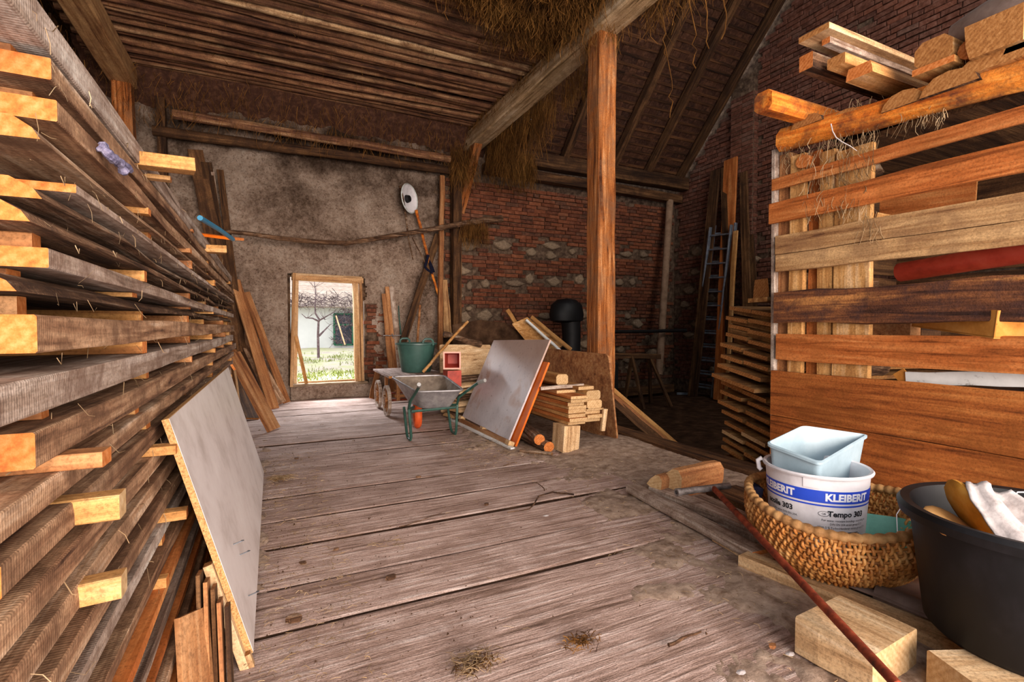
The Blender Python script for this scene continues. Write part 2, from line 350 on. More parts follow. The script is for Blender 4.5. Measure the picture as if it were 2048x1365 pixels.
def section(shape, w, t, c=.05):
    a, b = w / 2, t / 2; k = min(w, t) * c
    if shape == 'box': return [(-a + k, -b), (a - k, -b), (a, -b + k), (a, b - k), (a - k, b), (-a + k, b), (-a, b - k), (-a, -b + k)]
    if shape == 'sq': return [(-a, -b), (a, -b), (a, b), (-a, b)]
    if shape == 'wane': return [(-a, -b), (a, -b), (a * .96, -b * .2), (a * .8, b), (-a * .82, b), (-a * .95, 0)]
    if shape == 'waner': return [(-a, -b), (a * .8, -b), (a * .93, -b * .3), (a, b), (-a, b)]
    if shape == 'half': return [(-a, -b), (a, -b), (a * .86, -b * .1), (a * .5, b * .75), (0, b), (-a * .5, b * .75), (-a * .86, -b * .1)]
    if shape == 'tri': return [(-a, -b), (a, -b), (a * .2, b), (-a * .15, b * .95)]
    n = 10 if shape == 'round' else 8
    return [(a * cos(2 * pi * i / n), b * sin(2 * pi * i / n)) for i in range(n)]

def frame(p0, p1, up=(0, 0, 1)):
    p0, p1 = V(p0), V(p1); x = (p1 - p0); L = x.length; x.normalize(); z = V(up); z = z - x * z.dot(x)
    if z.length < 1e-4: z = V((0, 1, 0)) - x * x.y
    z.normalize(); y = z.cross(x)
    m = Matrix((x, y, z)).transposed().to_4x4(); m.translation = p0
    return m, L

def barmesh(name, L, w, t, mats, shape='box', seg=3, wob=.0, taper=1.0, c=.05, bow=0.0, skew=0.0):
    mb = MB(); s0 = section(shape, w, t, c); rings = []
    n = max(1, seg)
    for i in range(n + 1):
        f = i / n; k = 1 + (taper - 1) * f
        oy, oz = (R(-wob, wob), R(-wob, wob) * .6) if 0 < i < n else (0, 0)
        oz += bow * sin(pi * f)
        ring = []
        for j, (y, z) in enumerate(s0):
            e = R(-wob, wob) * .5 if wob and 0 < i < n else 0
            sk = skew * y * (1 if i == 0 else 0)
            ring.append(V((L * f + sk, y * k + oy + e, z * k + oz)))
        rings.append(ring)
    # order rings so that normals face outward
    mb.rings(rings, True, True, 0, 1 if len(mats) > 1 else 0)
    return mb.mesh(name, mats, shape in ('round', 'oct'))

def bar(name, p0, p1, w, t, mats, label=None, cat=None, group=None, up=(0, 0, 1), parent=None, kind=None, **kw):
    if isinstance(mats, str): mats = [mats]
    m, L = frame(p0, p1, up)
    o = link(name, barmesh(name, L, w, t, mats, **kw), parent, m)
    if kw.get('shape') in ('round', 'oct'):
        try: o.data.set_sharp_from_angle(angle=radians(50))
        except Exception: pass
    if parent is None: LOC[o.name] = m.copy()
    return tag(o, label, cat, group, kind)

def strands(name, gens, mat, parent=None, kind='stuff', width=.003):
    """gens: list of polylines (numpy k x 3, all the same k) -> thin ribbons crossed at random angles"""
    P = np.array(gens); n, k, _ = P.shape
    d = P[:, -1] - P[:, 0]; rnd = np.random.normal(size=(n, 3)); side = np.cross(d, rnd); side /= (np.linalg.norm(side, axis=1, keepdims=True) + 1e-9)
    w = width * np.random.uniform(.6, 1.5, (n, 1)); A = P - (side * w)[:, None, :]; B = P + (side * w)[:, None, :]
    vs = np.stack([A, B], axis=2).reshape(-1, 3)
    base = (np.arange(n) * 2 * k)[:, None]; seg = np.arange(k - 1) * 2
    quads = np.stack([base + seg, base + seg + 1, base + seg + 3, base + seg + 2], axis=2).reshape(-1, 4)
    off = LOC.get(parent.name, V((0, 0, 0))) if parent is not None else V((0, 0, 0))
    if isinstance(off, Matrix): off = off.translation
    vs = vs - np.array(off)
    me = bpy.data.meshes.new(name); me.vertices.add(len(vs)); me.vertices.foreach_set('co', vs.ravel().astype(np.float32))
    me.loops.add(quads.size); me.polygons.add(len(quads)); me.loops.foreach_set('vertex_index', quads.ravel().astype(np.int32))
    me.polygons.foreach_set('loop_start', np.arange(0, quads.size, 4, dtype=np.int32)); me.update(calc_edges=True)
    me.materials.append(M[mat]); o = bpy.data.objects.new(name, me); col.objects.link(o)
    if parent is not None: o.parent = parent
    o['kind'] = kind; return o

ORD = ['topmost', 'second', 'third', 'fourth', 'fifth', 'sixth', 'seventh', 'eighth', 'ninth', 'tenth', 'eleventh', 'twelfth', 'thirteenth', 'fourteenth',
       'fifteenth', 'sixteenth', 'seventeenth', 'eighteenth', 'nineteenth', 'twentieth', 'twenty-first', 'twenty-second', 'twenty-third', 'twenty-fourth', 'twenty-fifth', 'twenty-sixth', 'twenty-seventh', 'twenty-eighth', 'twenty-ninth', 'thirtieth', 'thirty-first', 'thirty-second']
def nth(i): return 'first' if i == 0 else ORD[i]

# ================================================================== SETTING
BY = 9.75                                                            # inner face of the back wall
# ---- floor: base slab, planks, sawdust
mb = MB(); mb.box((-2.6, -.6, -.12), (4.0, BY, -.045)); floor = mb.build('floor', 'earth'); tag(floor, kind='structure')
LOC[floor.name] = V((0, 0, 0))
ys = [-.55, -.25, .06, .38, .70, 1.0]
for y in (1232, 1146, 1070, 1020, 975, 940, 905, 877, 855, 838, 823, 812): ys.append(PZ(700, y).y)
while ys[-1] < BY - .45: ys.append(ys[-1] + R(.26, .4))
ys = [y for y in ys if y < BY - .15] + [BY]
for i in range(len(ys) - 1):
    y0, y1 = ys[i], ys[i + 1]; w = y1 - y0 - .02; n = 9; rings = []
    sink = R(-.010, .004)
    for k in range(n + 1):
        x = -2.5 + 6.38 * k / n; e0, e1, ez = R(-.009, .009), R(-.009, .009), R(-.004, .004) + sink
        rings.append([(x, e0, -.045), (x, w + e1, -.045), (x, w + e1, -.005 + ez), (x, w - .016 + e1, ez), (x, .016 + e0, ez), (x, e0, -.005 + ez)])
    b = MB().rings(rings); b.mi = [(0, 1, 0, 0, 0, 1)[q % 6] if q < n * 6 else 1 for q in range(len(b.f))]
    b.v = [(p[0] + 2.5, p[1] - w / 2, p[2]) for p in b.v]
    o = link('plank', b.mesh('plank', ['plank', 'joint']), floor, Matrix.Translation((-2.5, y0 + .007 + w / 2, 0)))
    if i % 3 == 0:                                                   # nail heads
        pass
def sm(a, b, x): x = max(0, min(1, (x - a) / (b - a))); return x * x * (3 - 2 * x)
def fbm(x, y, z=0, o=4): return mnoise.fractal(V((x, y, z)), 1.0, 2.0, o)
# sawdust, chaff and soil drifted over the boards on the right and by the lumber
N = 300; mb = MB(); vs = []; fs = []
x0, x1, y0, y1 = -.3, 3.86, .2, 7.2
for j in range(N + 1):
    for i in range(N + 1):
        x = x0 + (x1 - x0) * i / N; y = y0 + (y1 - y0) * j / N
        edge = 1.55 + .22 * y + .35 * fbm(y * 1.3, 3.1) if y < 4.5 else 2.2 + .3 * fbm(y * 2, 1)
        mk = sm(edge - .9, edge + .5, x + .5 * fbm(x * 2, y * 2, 9) + .18 * mnoise.noise(V((x * 13, y * 13, 2))))
        mk = max(mk, sm(.30, -.12, x) * (.35 + 1.1 * fbm(x * 5, y * 4, 5)), .9 * sm(.3, .0, (x - 2.05) ** 2 / .4 + (y - 5.1) ** 2 / .3 - .25 * fbm(x * 5, y * 5, 3)))
        mk = max(0, min(1, mk)); h = mk * (.010 + .006 * fbm(x * 3, y * 3, 1) + .006 * sm(3.3, 3.86, x)) - (1 - mk) * .05 + .006 * mk * mnoise.noise(V((x * 28, y * 28, 4)))
        h += .03 * max(0, 1 - ((x - 3.35) ** 2 + (y - 4.5) ** 2) / .3)
        h += .004 * mnoise.noise(V((x * 55, y * 55, 0)))
        if x > 3.83 or x < -.28 or y > 7.15: h = -.03
        vs.append((x, y, h))
for j in range(N):
    for i in range(N):
        a = j * (N + 1) + i; fs.append((a, a + 1, a + N + 2, a + N + 1))
mb.add(vs, fs); tag(mb.build('sawdust_layer', 'dust', floor, smooth=True, autosmooth=0), kind='stuff')
# ---- lower earth floor of the right bay and the sill between
N = 40; mb = MB(); vs = []; fs = []
for j in range(N + 1):
    for i in range(N + 1):
        x = 3.8 + 6.2 * i / N; y = -.6 + 10.5 * j / N; vs.append((x, y, -.32 + .05 * fbm(x, y, 2)))
for j in range(N):
    for i in range(N):
        a = j * (N + 1) + i; fs.append((a, a + 1, a + N + 2, a + N + 1))
ef = MB().add(vs, fs).build('floor_bay', 'earth', smooth=True); tag(ef, kind='structure')
bar('trim_1', (3.84, -.55, -.07), (3.84, BY, -.07), .24, .26, ['dark', 'dark'], seg=10, wob=.012, kind='structure')

# ---- back wall: plastered half with the door, brick half
DX0, DX1, DZ0, DZ1 = .34, 1.60, .24, 2.24
wb = MB()
wb.box((-2.7, BY + .16, -.4), (DX0, BY + .45, 6)); wb.box((DX1, BY + .16, -.4), (3.15, BY + .45, 5.6)); wb.box((DX1 + .02, BY + .04, .3), (DX1 + .5, BY + .3, 1.8)); wb.box((3.0, BY + .03, -.4), (9.9, BY + .45, 5.6))
wb.box((DX0, BY + .16, DZ1), (DX1, BY + .45, 5.6)); wb.box((DX0, BY + .03, -.4), (DX1, BY + .45, DZ0))
wall_back = wb.build('wall_back', 'mortar'); tag(wall_back, kind='structure'); LOC[wall_back.name] = V((0, 0, 0))
def redge(z): return DX1 + .06 * fbm(z * 6, 7.7) + (.10 if z < .75 else 0) + .03
nx, nz = 190, 180; gx = [-2.4 + 5.68 * i / nx for i in range(nx + 1)]; gz = [-.02 + 5.4 * j / nz for j in range(nz + 1)]
vs = []; fs = []
for z in gz:
    for x in gx:
        d = .05 * fbm(x * 1.1, z * 1.1, 3) + .05 * fbm(x * 5, z * 5, 8, 5) + .022 * mnoise.noise(V((x * 17, z * 17, 1)))
        d += .05 * max(0, fbm(x * 1.7, z * 1.9, 21))
        vs.append((x, BY + d - .005, z))
for j in range(nz):
    for i in range(nx):
        xc, zc = gx[i] + .015, gz[j] + .015
        if DX0 - .05 < xc < redge(zc) and DZ0 < zc < DZ1 + .02: continue
        if xc > redge(zc) and xc < DX1 + .22 + .12 * fbm(zc * 4, 2.2) and .35 < zc < 1.75: continue      # plaster fallen off the jamb bricks
        if xc > 3.12 + .12 * fbm(zc * 3, 9): continue
        a = j * (nx + 1) + i; fs.append((a, a + 1, a + nx + 2, a + nx + 1))
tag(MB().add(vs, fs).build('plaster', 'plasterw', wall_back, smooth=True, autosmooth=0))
# brick and stone pieces; shared meshes
def brick_mesh(w, h, d, k):
    b = MB(); j = lambda: R(-.006, .006)
    vs = [(sx * w / 2 + j(), (0 if y else d) + (R(-.006, .006) if y else 0), sz * h / 2 + j() * .6) for y in (1, 0) for sx, sz in ((-1, -1), (1, -1), (1, 1), (-1, 1))]
    fr = [(x * .93, y - .006, z * .88) for x, y, z in vs[:4]]
    b.add(vs[:4] + vs[4:] + fr, [(8, 9, 10, 11), (0, 1, 9, 8), (1, 2, 10, 9), (2, 3, 11, 10), (3, 0, 8, 11), (0, 4, 5, 1), (1, 5, 6, 2), (2, 6, 7, 3), (3, 7, 4, 0)])
    return b
def stone_mesh(name, w, h, d):
    b = MB(); n = 9; rings = []
    k_ = [R(.72, 1.12) for q in range(n)]
    for r, dep in ((1, d), (1.0, .01), (.86, -.02), (.55, -.028)):
        rings.append([(w / 2 * r * cos(2 * pi * i / n) * k_[i] * R(.94, 1.05) * (1 + .22 * cos(4 * 2 * pi * i / n + .3)), dep, h / 2 * r * sin(2 * pi * i / n) * k_[i] * 1.15) for i in range(n)])
    b.rings(rings, True, True); b.f = [tuple(reversed(f)) for f in b.f]; return b
def masonry(wall, mname, u0, u1, z0, z1, pitch, blen, place, skip, stones, limit, center):
    """courses of bricks; the `limit` largest in view become parts, the rest one stuff part"""
    cells = []; ncourse = int((z1 - z0) / pitch)
    for j in range(ncourse):
        z = z0 + (j + .5) * pitch; u = u0 + (0 if j % 2 else -blen / 2) + R(-.03, .03)
        while u < u1:
            L = blen * R(.9, 1.08) if random.random() < .78 else blen * R(.42, .6)
            uc = u + L / 2; u += L + .012
            if uc - L / 2 < u0 - .05 or uc + L / 2 > u1 + .03: continue
            if skip(uc, z) or any(abs(uc - s[0]) < s[2] / 2 + L * .3 and abs(z - s[1]) < s[3] / 2 + pitch * .2 for s in stones): continue
            cells.append((uc, z + .02 * fbm(uc * .7, j * .2) , L))
    cells.sort(key=lambda c: (c[0] - center[0]) ** 2 + (c[1] - center[1]) ** 2)
    shared = [brick_mesh(blen, pitch - .013, .05, k).mesh('brick', [mname]) for k in range(8)]
    rest = MB()
    for i, (u, z, L) in enumerate(cells):
        m = place(u, z) @ Matrix.Translation((0, R(-.014, .008), 0)) @ Matrix.Rotation(R(-.02, .02), 4, 'Y')
        if i < limit:
            link('brick', shared[i % 8], wall, m @ Matrix.Diagonal((L / blen, 1, 1, 1)))
        else:
            b = brick_mesh(L, pitch - .013, .05, 0); rest.add([m @ V(p) for p in b.v], b.f)
    if rest.f: tag(rest.build('brickwork', mname, wall), kind='stuff')
stones = []
for k in range(60):
    band = random.choice((1.55, 2.3, 2.42, 3.0, 3.05, .7)); stones.append((R(3.5, 9.0), band + R(-.1, .1), R(.22, .5), R(.15, .27)))
for k in range(14): stones.append((3.45 + R(0, .5), R(.3, 2.4), R(.15, .3), R(.12, .2)))
for k in range(26): stones.append((R(6.4, 9.1), R(0, 1.4), R(.2, .45), R(.14, .24)))
keep = []
for s in stones:
    if all(abs(s[0] - q[0]) > (s[2] + q[2]) / 2 or abs(s[1] - q[1]) > (s[3] + q[3]) / 2 for q in keep): keep.append(s)
stones = keep
masonry(wall_back, 'brick', 3.22, 9.35, .0, 4.42, .085, .29, lambda u, z: Matrix.Translation((u, BY, z)),
        lambda u, z: (fbm(u * 1.5, z * 1.5, 4) > .62) or random.random() < .015, stones, 300, (5.2, 2.8))
sm_ = [stone_mesh('stone', 1, 1, .05) for k in range(6)]; smm = [b.mesh('stone', ['stone'], True) for b in sm_]
for i, (u, z, w, h) in enumerate(stones):
    link('stone', smm[i % 6], wall_back, Matrix.Translation((u, BY + .01, z)) @ Matrix.Diagonal((w, 1.4, h, 1)))
# bricks laid bare beside the door
bm8 = [brick_mesh(.24, .066, .08, k).mesh('brick', ['brick']) for k in range(5)]
for j in range(19):
    z = .30 + j * .078
    for q in range(2):
        if random.random() < .82:
            link('brick', bm8[(j + q) % 5], wall_back, Matrix.Translation((DX1 + .13 + q * .2 + R(-.05, .05), BY + .005 + R(-.02, .03), z)) @ Matrix.Diagonal((R(.6, 1), 1, 1, 1)))
# stone threshold under the door
bar('threshold', (DX0 - .02, BY - .02, .115), (DX1 + .12, BY - .02, .115), .16, .235, ['plasterw', 'plasterw'], parent=wall_back, seg=8, wob=.02)
bar('threshold_slab', (DX0 - .03, BY + .14, .25), (DX1 + .06, BY + .14, .25), .42, .05, ['stone', 'stone'], parent=wall_back, seg=6, wob=.006)

# ---- door 1: frame only, the left jamb a heavy plank out of plumb
door = empty('door_1', (.95, BY, .25), None, None); door['kind'] = 'structure'
def dpart(name, p0, p1, w, t, up, mat='frame'): return bar(name, p0, p1, w, t, [mat, 'endold'], up=up, parent=door, seg=4, wob=.004)
dpart('jamb', (.33, BY - .05, .24), (.40, BY - .03, 2.26), .20, .05, (1, 0, 0))
dpart('jamb', (.40, BY + .16, .26), (.45, BY + .14, 2.2), .16, .06, (1, 0, 0), 'rawpale')
dpart('jamb', (1.50, BY + .06, .27), (1.46, BY + .06, 2.2), .10, .14, (0, 1, 0))
dpart('jamb_lining', (1.58, BY + .02, .28), (1.55, BY + .02, 2.24), .05, .10, (0, 1, 0))
dpart('head_board', (.36, BY + .05, 2.20), (1.6, BY + .05, 2.18), .16, .10, (0, 0, 1))
dpart('head_strip', (.38, BY - .03, 2.25), (1.58, BY - .03, 2.235), .03, .035, (0, 0, 1), 'rawpale')
dpart('sill_board', (.46, BY + .2, .285), (1.5, BY + .2, .285), .12, .04, (0, 0, 1))
bar('prop_batten', PY(613, 768, BY - .03), PY(592, 672, BY + .04), .06, .035, ['raw', 'endold'], 'short sloping wooden batten propped inside the left of the doorway', 'batten', up=(0, -1, 0))

# ---- right gable wall and its pier
WX = 9.35
def roofz(y): return 5.05 + 1.05 * (BY - .3 - y) if y > 4.6 else 5.05 + 1.05 * (BY - .3 - 4.6) - 1.05 * (4.6 - y)
g = MB(); pts = [(-.6, -.4), (BY + .4, -.4), (BY + .4, roofz(BY) - .1), (4.6, roofz(4.6)), (-.6, roofz(-.6))]
g.add([(WX + .05, y, z) for y, z in pts] + [(WX + .4, y, z) for y, z in pts], [(0, 1, 2, 3, 4), (9, 8, 7, 6, 5)] + [(i, (i + 5), (i + 1) % 5 + 5, (i + 1) % 5) for i in range(5)])
wall_right = g.build('wall_right', 'mortar'); tag(wall_right, kind='structure'); LOC[wall_right.name] = V((0, 0, 0))
rotR = Matrix.Rotation(-pi / 2, 4, 'Z')                             # brick front (-Y) turned to face -X
st2 = [(R(5.5, 9.4), R(.2, 3.6), R(.2, .4), R(.14, .24)) for k in range(40)]; keep = []
for s in st2:
    if all(abs(s[0] - q[0]) > (s[2] + q[2]) / 2 or abs(s[1] - q[1]) > (s[3] + q[3]) / 2 for q in keep): keep.append(s)
st2 = keep
masonry(wall_right, 'brickdark', 2.6, BY - .02, .0, 9.2, .092, .29, lambda u, z: Matrix.Translation((WX + .02, u, z)) @ rotR,
        lambda u, z: z > roofz(u) - .22 or (fbm(u * 1.2, z * 1.2, 14) > .66) or (u < 4.2 and z < 4.0) or 7.35 < u < 7.95, st2, 300, (6.2, 5.6))
for i, (u, z, w, h) in enumerate(st2):
    link('stone', smm[i % 6], wall_right, Matrix.Translation((WX + .03, u, z)) @ rotR @ Matrix.Diagonal((w, 1.4, h, 1)))
pier = MB(); pier.box((WX - .10, 7.36, -.35), (WX + .1, 7.94, roofz(7.7) - .2))
pier = pier.build('trim_2', 'mortar'); tag(pier, kind='structure'); LOC[pier.name] = V((0, 0, 0))
pm = [brick_mesh(.28, .078, .05, k).mesh('brick', ['brickdark']) for k in range(4)]
for j in range(76):
    z = .1 + j * .092
    if z > roofz(7.94) - .3: break
    for q in (-1, 1):
        link('brick', pm[(j + q) % 4], pier, Matrix.Translation((WX - .11, 7.65 + q * .145, z)) @ rotR)
    link('brick', pm[j % 4], pier, Matrix.Translation((WX - .0, 7.355, z)) @ Matrix.Diagonal((.6, 1, 1, 1)))

# ---- left wall: dark boards with chaff hanging between
wl = MB(); wl.box((-2.62, -.6, -.1), (-2.5, BY, 6)); wall_left = wl.build('wall_left', 'haybody'); tag(wall_left, kind='structure'); LOC[wall_left.name] = V((0, 0, 0))
y = .6
while y < BY - .2:
    w = R(.18, .3)
    if random.random() < .8: bar('plank', (-2.47, y, -.05), (-2.47, y, 5.3), w, .03, ['dark', 'dark'], up=(1, 0, 0), parent=wall_left, seg=3, wob=.01)
    y += w + R(.01, .08)
# ---- front wall with the wide cart entrance (behind the camera)
for i, (a, b) in enumerate((((-2.7, -.95, -.4), (-1.9, -.6, 6)), ((5.0, -.95, -.4), (9.9, -.6, 6)), ((-1.9, -.95, 4.6), (5.0, -.6, 6)))):
    fw = MB(); fw.box(a, b); tag(fw.build('wall_front', 'mortar'), kind='structure')

# ---- roof over the right bay (and over the loft, unseen): covering, rafters, laths, tiles
rf = MB()
def roofpt(x, y, dz=0): return (x, y, roofz(y) + dz)
rf.add([roofpt(-3, BY + .5, .16), roofpt(4.08, BY + .5, .16), roofpt(4.08, 4.6, .16), roofpt(-3, 4.6, .16)] + [roofpt(-3, -1.0, .16), roofpt(9.9, -1.0, .16)], [(0, 3, 2, 1)])
for xa_, xb_, ya2, yb2 in ((-3, 5.4, 4.6, -1.0), (7.8, 9.9, 4.6, -1.0), (5.4, 7.8, 4.6, 2.7), (5.4, 7.8, .4, -1.0)): rf.add([roofpt(xa_, ya2, .16), roofpt(xb_, ya2, .16), roofpt(xb_, yb2, .16), roofpt(xa_, yb2, .16)], [(0, 1, 2, 3)])  # unseen front slope, gap left in it for the added bay fill lamp
roof = rf.build('roof', 'tile'); tag(roof, kind='structure'); LOC[roof.name] = V((0, 0, 0))
sl = V((0, -1, 1.05)).normalized(); nrm = V((0, -1.05, -1)).normalized()    # up the slope; inward (down) normal
base = V((0, BY - .3, 5.05))
for x in (4.85, 5.8, 7.1, 8.1, 9.12):
    p = base + V((x, 0, 0)) + nrm * .13; bar('rafter', p - sl * .3, p + sl * 6.9 + V((R(-.05, .05), 0, 0)), .14, .16, ['dark', 'dark'], up=-nrm, parent=roof, seg=7, wob=.012)
tiles = []; row = 0; s = -.1
tm = []
for k in range(6):
    b = MB(); w = .175; L = .36
    vs = [(-w / 2, 0, 0), (w / 2, 0, R(-.004, .004)), (w / 2, L, 0), (-w / 2, L, 0), (0, -.03, .002)]
    b.add([(x, y, z + .008) for x, y, z in vs] + [(x, y, z - .008) for x, y, z in vs],
          [(0, 4, 1, 2, 3), (8, 7, 6, 9, 5), (0, 5, 9, 4), (4, 9, 6, 1), (1, 6, 7, 2), (2, 7, 8, 3), (3, 8, 5, 0)]); tm.append(b)
tmm = [b.mesh('roof_tile', ['tile']) for b in tm]
fr = Matrix((V((1, 0, 0)), sl, V((1, 0, 0)).cross(sl))).transposed().to_4x4()
rest = MB(); cnt = 0
for r in range(43):
    p0 = base + sl * (s + r * .165) - nrm * .04
    bar('lath', p0 + V((3.6, 0, 0)) + nrm * .03, p0 + V((9.33, 0, 0)) + nrm * .03, .05, .03, ['roseback', 'roseback'], up=nrm, parent=roof, seg=5, wob=.006, shape='sq')
    x = 4.0 + (r % 2) * .09
    while x < 9.3:
        gap = random.random()
        m = Matrix.Translation(p0 + V((x, 0, 0)) + nrm * R(-.006, .004)) @ fr @ Matrix.Rotation(R(.06, .1), 4, 'X') @ Matrix.Rotation(R(-.04, .04), 4, 'Z')
        if gap > .012:
            if r < 15 and x > 4.9 and cnt < 300: link('roof_tile', tmm[cnt % 6], roof, m); cnt += 1
            else: b = tm[cnt % 6]; rest.add([m @ V(p) for p in b.v], b.f)
        x += .183
tag(rest.build('roof_tiles', 'tile', roof), kind='stuff')
# chinks of daylight: the outer covering is broken open in places
# ---- timber frame
bar('wall_plate', (4.0, 9.38, 4.84), (9.35, 9.38, 4.84), .26, .30, ['dark', 'dark'], 'dark squared wall plate carrying the rafter feet above the brick wall', 'beam', seg=6, wob=.01)
bar('tie_beam', (3.98, 9.52, 4.56), (9.3, 9.52, 4.5), .22, .2, ['dark', 'dark'], 'sooty beam in the recess on top of the brick back wall', 'beam', seg=6, wob=.012)
bar('timber_post', (3.79, 5.22, -.02), (3.79, 5.22, 4.93), .28, .26, ['post', 'endold'], 'thick upright oak post under the long purlin beam, chipboard beside its foot', 'post', up=(1, 0, 0), seg=12, wob=.009, c=.07)
bar('purlin_beam', (3.77, .4, 5.09), (3.77, 9.72, 5.07), .32, .31, ['beam', 'beam'], 'long pale squared purlin beam resting on the thick post, hay along its top', 'beam', seg=10, wob=.008, c=.06)
bar('purlin_beam', (-1.93, 2.4, 5.09), (-1.93, 9.4, 5.07), .32, .31, ['slatgrey', 'beam'], 'squared purlin beam above the left lumber stack', 'beam', seg=8, wob=.01, c=.06)
a = PX(952, 290, 3.75); b = PY(912, 432, 9.58)
bar('brace', (3.74, a.y - .08, 4.95), (3.5, 9.62, 3.62), .2, .17, ['post', 'endold'], 'short slanting brace between the purlin beam end and the brick wall', 'brace', up=(1, 0, 0), seg=4, wob=.012, taper=.8)
bar('timber_post', (-1.86, 9.35, -.02), (-1.93, 9.3, 4.93), .22, .24, ['post', 'endold'], 'wall post under the far end of the left purlin beam', 'post', up=(1, 0, 0), seg=6, wob=.015)
bar('timber_post', (-1.45, 9.55, -.02), (-1.5, 9.55, 4.9), .12, .12, ['dark', 'dark'], 'slim dark upright between the left wall post and the plaster wall', 'post', up=(1, 0, 0), seg=6, wob=.015)
bar('timber_post', (3.38, 9.56, 0), (3.4, 9.56, 4.8), .2, .18, ['dark', 'dark'], 'dark upright post at the seam of plaster and brick, behind the brace', 'post', up=(1, 0, 0), seg=8, wob=.015)
bar('tie_log', PY(345, 228, 9.3), PY(900, 318, 9.3), .14, .15, ['log', 'endold'], 'reddish round tie log across the back wall below the loft', 'log', shape='round', seg=8, wob=.015)
bar('tie_log', (-1.6, 9.48, 4.36), (3.35, 9.48, 4.40), .17, .16, ['dark', 'dark'], 'dark round log lying along the top of the plaster wall', 'log', shape='round', seg=8, wob=.02)

# ---- ceiling: logs laid side by side over the threshing floor, carrying the hay loft
cb = MB(); cb.box((-2.5, 6.0, 5.47), (3.7, BY + .2, 5.52)); ceil = cb.build('ceiling', 'haybody'); tag(ceil, kind='structure'); LOC[ceil.name] = V((0, 0, 0))
y = 4.7; i = 0
while y < BY - .15:
    d = R(.10, .165) if y < 7.4 else R(.07, .135)
    light = abs(y - 7.0) < .09 or abs(y - 8.55) < .07
    if light: d = .15
    z = 5.28 + d / 2 - (.04 if light else R(0, .05))
    bow = R(-.03, .03)
    bar('log', (-2.35, y + d / 2 + R(-.03, .03), z), (3.75, y + d / 2 + R(-.03, .03), z), d, d, ['loglight' if light else 'log', 'endold'], parent=ceil, shape='round', seg=9, wob=.014, bow=bow)
    y += d + (R(.0, .03) if random.random() < .75 else R(.04, .12)); i += 1

# ================================================================== LEFT LUMBER STACK
SX = -.38
layers = [  # z top, z bottom, near end y, face x, wood, section
    (1.915, 1.845, .98, -.385, 'stackgrey', 'box'), (1.828, 1.786, 1.28, -.38, 'stack', 'box'), (1.757, 1.714, 1.31, -.38, 'stack', 'box'),
    (1.690, 1.650, 1.24, -.38, 'stack', 'wane'), (1.606, 1.588, 1.38, -.37, 'stackgrey', 'box'), (1.578, 1.540, 1.23, -.38, 'bark', 'wane'),
    (1.529, 1.490, 1.20, -.385, 'bark', 'wane'), (1.452, 1.414, 1.24, -.38, 'stackgrey', 'box'), (1.398, 1.362, 1.13, -.39, 'bark', 'wane'),
    (1.323, 1.253, 1.19, -.38, 'stack', 'box'), (1.212, 1.146, .80, -.375, 'stackgrey', 'box'), (1.112, 1.046, 1.17, -.38, 'stack', 'box'),
    (1.012, .962, .85, -.38, 'stack', 'box'), (.930, .876, 1.02, -.38, 'stack', 'box'), (.842, .786, .90, -.378, 'stack', 'box'),
    (.752, .700, .95, -.372, 'stack', 'box'), (.664, .612, 1.0, -.365, 'stack', 'box'), (.575, .530, .92, -.36, 'stackgrey', 'box'),
    (.488, .448, 1.05, -.35, 'stack', 'box'), (.412, .380, 1.0, -.335, 'slat', 'box'), (.345, .315, 1.1, -.325, 'stackgrey', 'box'),
    (.282, .255, 1.0, -.31, 'slat', 'box'), (.222, .196, 1.1, -.30, 'stack', 'box'), (.164, .138, 1.15, -.285, 'slat', 'box'), (.105, .078, 1.1, -.27, 'stack', 'box'), (.046, .006, 1.0, -.25, 'stack', 'box')]
LOOK = {'stack': 'brown rough-sawn', 'stackgrey': 'greyish weathered', 'bark': 'bark-edged', 'slat': 'orange-brown thin'}
YS = [1.32, 2.15, 3.2, 4.3, 5.3, 6.2]
for i, (zt, zb, ye, fx, wd, shp) in enumerate(layers):
    w = R(.46, .56); yf = 6.75 + R(-.25, .12); t = zt - zb; skew = R(-.25, .25) if i not in (9, 11) else 0
    mats = [wd, 'end'] if wd != 'bark' else ['bark', 'end']
    m, L = frame((fx - w / 2, ye, (zt + zb) / 2), (fx - w / 2 + R(-.012, .012), yf, (zt + zb) / 2 - (.02 if i < 3 else 0)))
    o = link('lumber_plank', barmesh('lumber_plank', L, w, t, mats, shp, 9, .006 if wd != 'bark' else .014, skew=skew * .3), None, m)
    LOC[o.name] = m
    where = 'topmost' if i == 0 else ('lowest' if i == len(layers) - 1 else '%s from the top' % ORD[i])
    tag(o, '%s plank in the tall left lumber stack, %s' % (LOOK[wd], where), 'plank', 'planks of the left lumber stack')
    if i == len(layers) - 1: break
    zg0, zg1 = layers[i + 1][0], zb; h = zg1 - zg0
    if h < .016: continue
    fx2 = max(fx, layers[i + 1][3])
    for q, yq in enumerate(YS):
        if yq < max(ye, layers[i + 1][2]) + .02: yq = max(ye, layers[i + 1][2]) + .06
        yy = yq + R(-.12, .12) * (q > 0); stick = R(-.05, .012) if q else R(-.09, -.03)
        if q == 0 and random.random() < .45 and i < 17: continue
       
        if (i, q) in ((0, 1), (11, 0), (13, 1), (16, 1), (5, 2)): stick = R(.05, .09)
        bar('sticker_batten', (fx2 - .5, yy, zg0 + h / 2), (fx2 + stick, yy + R(-.03, .03), zg0 + h / 2), R(.04, .065), h - .002, ['raw' if q % 2 else 'brownboard', 'end'],
            'spacer batten in left lumber stack, %s gap from top, %s from near end' % ('uppermost' if i == 0 else ORD[i], nth(q)), 'batten', 'spacer battens of the left lumber stack', seg=1)
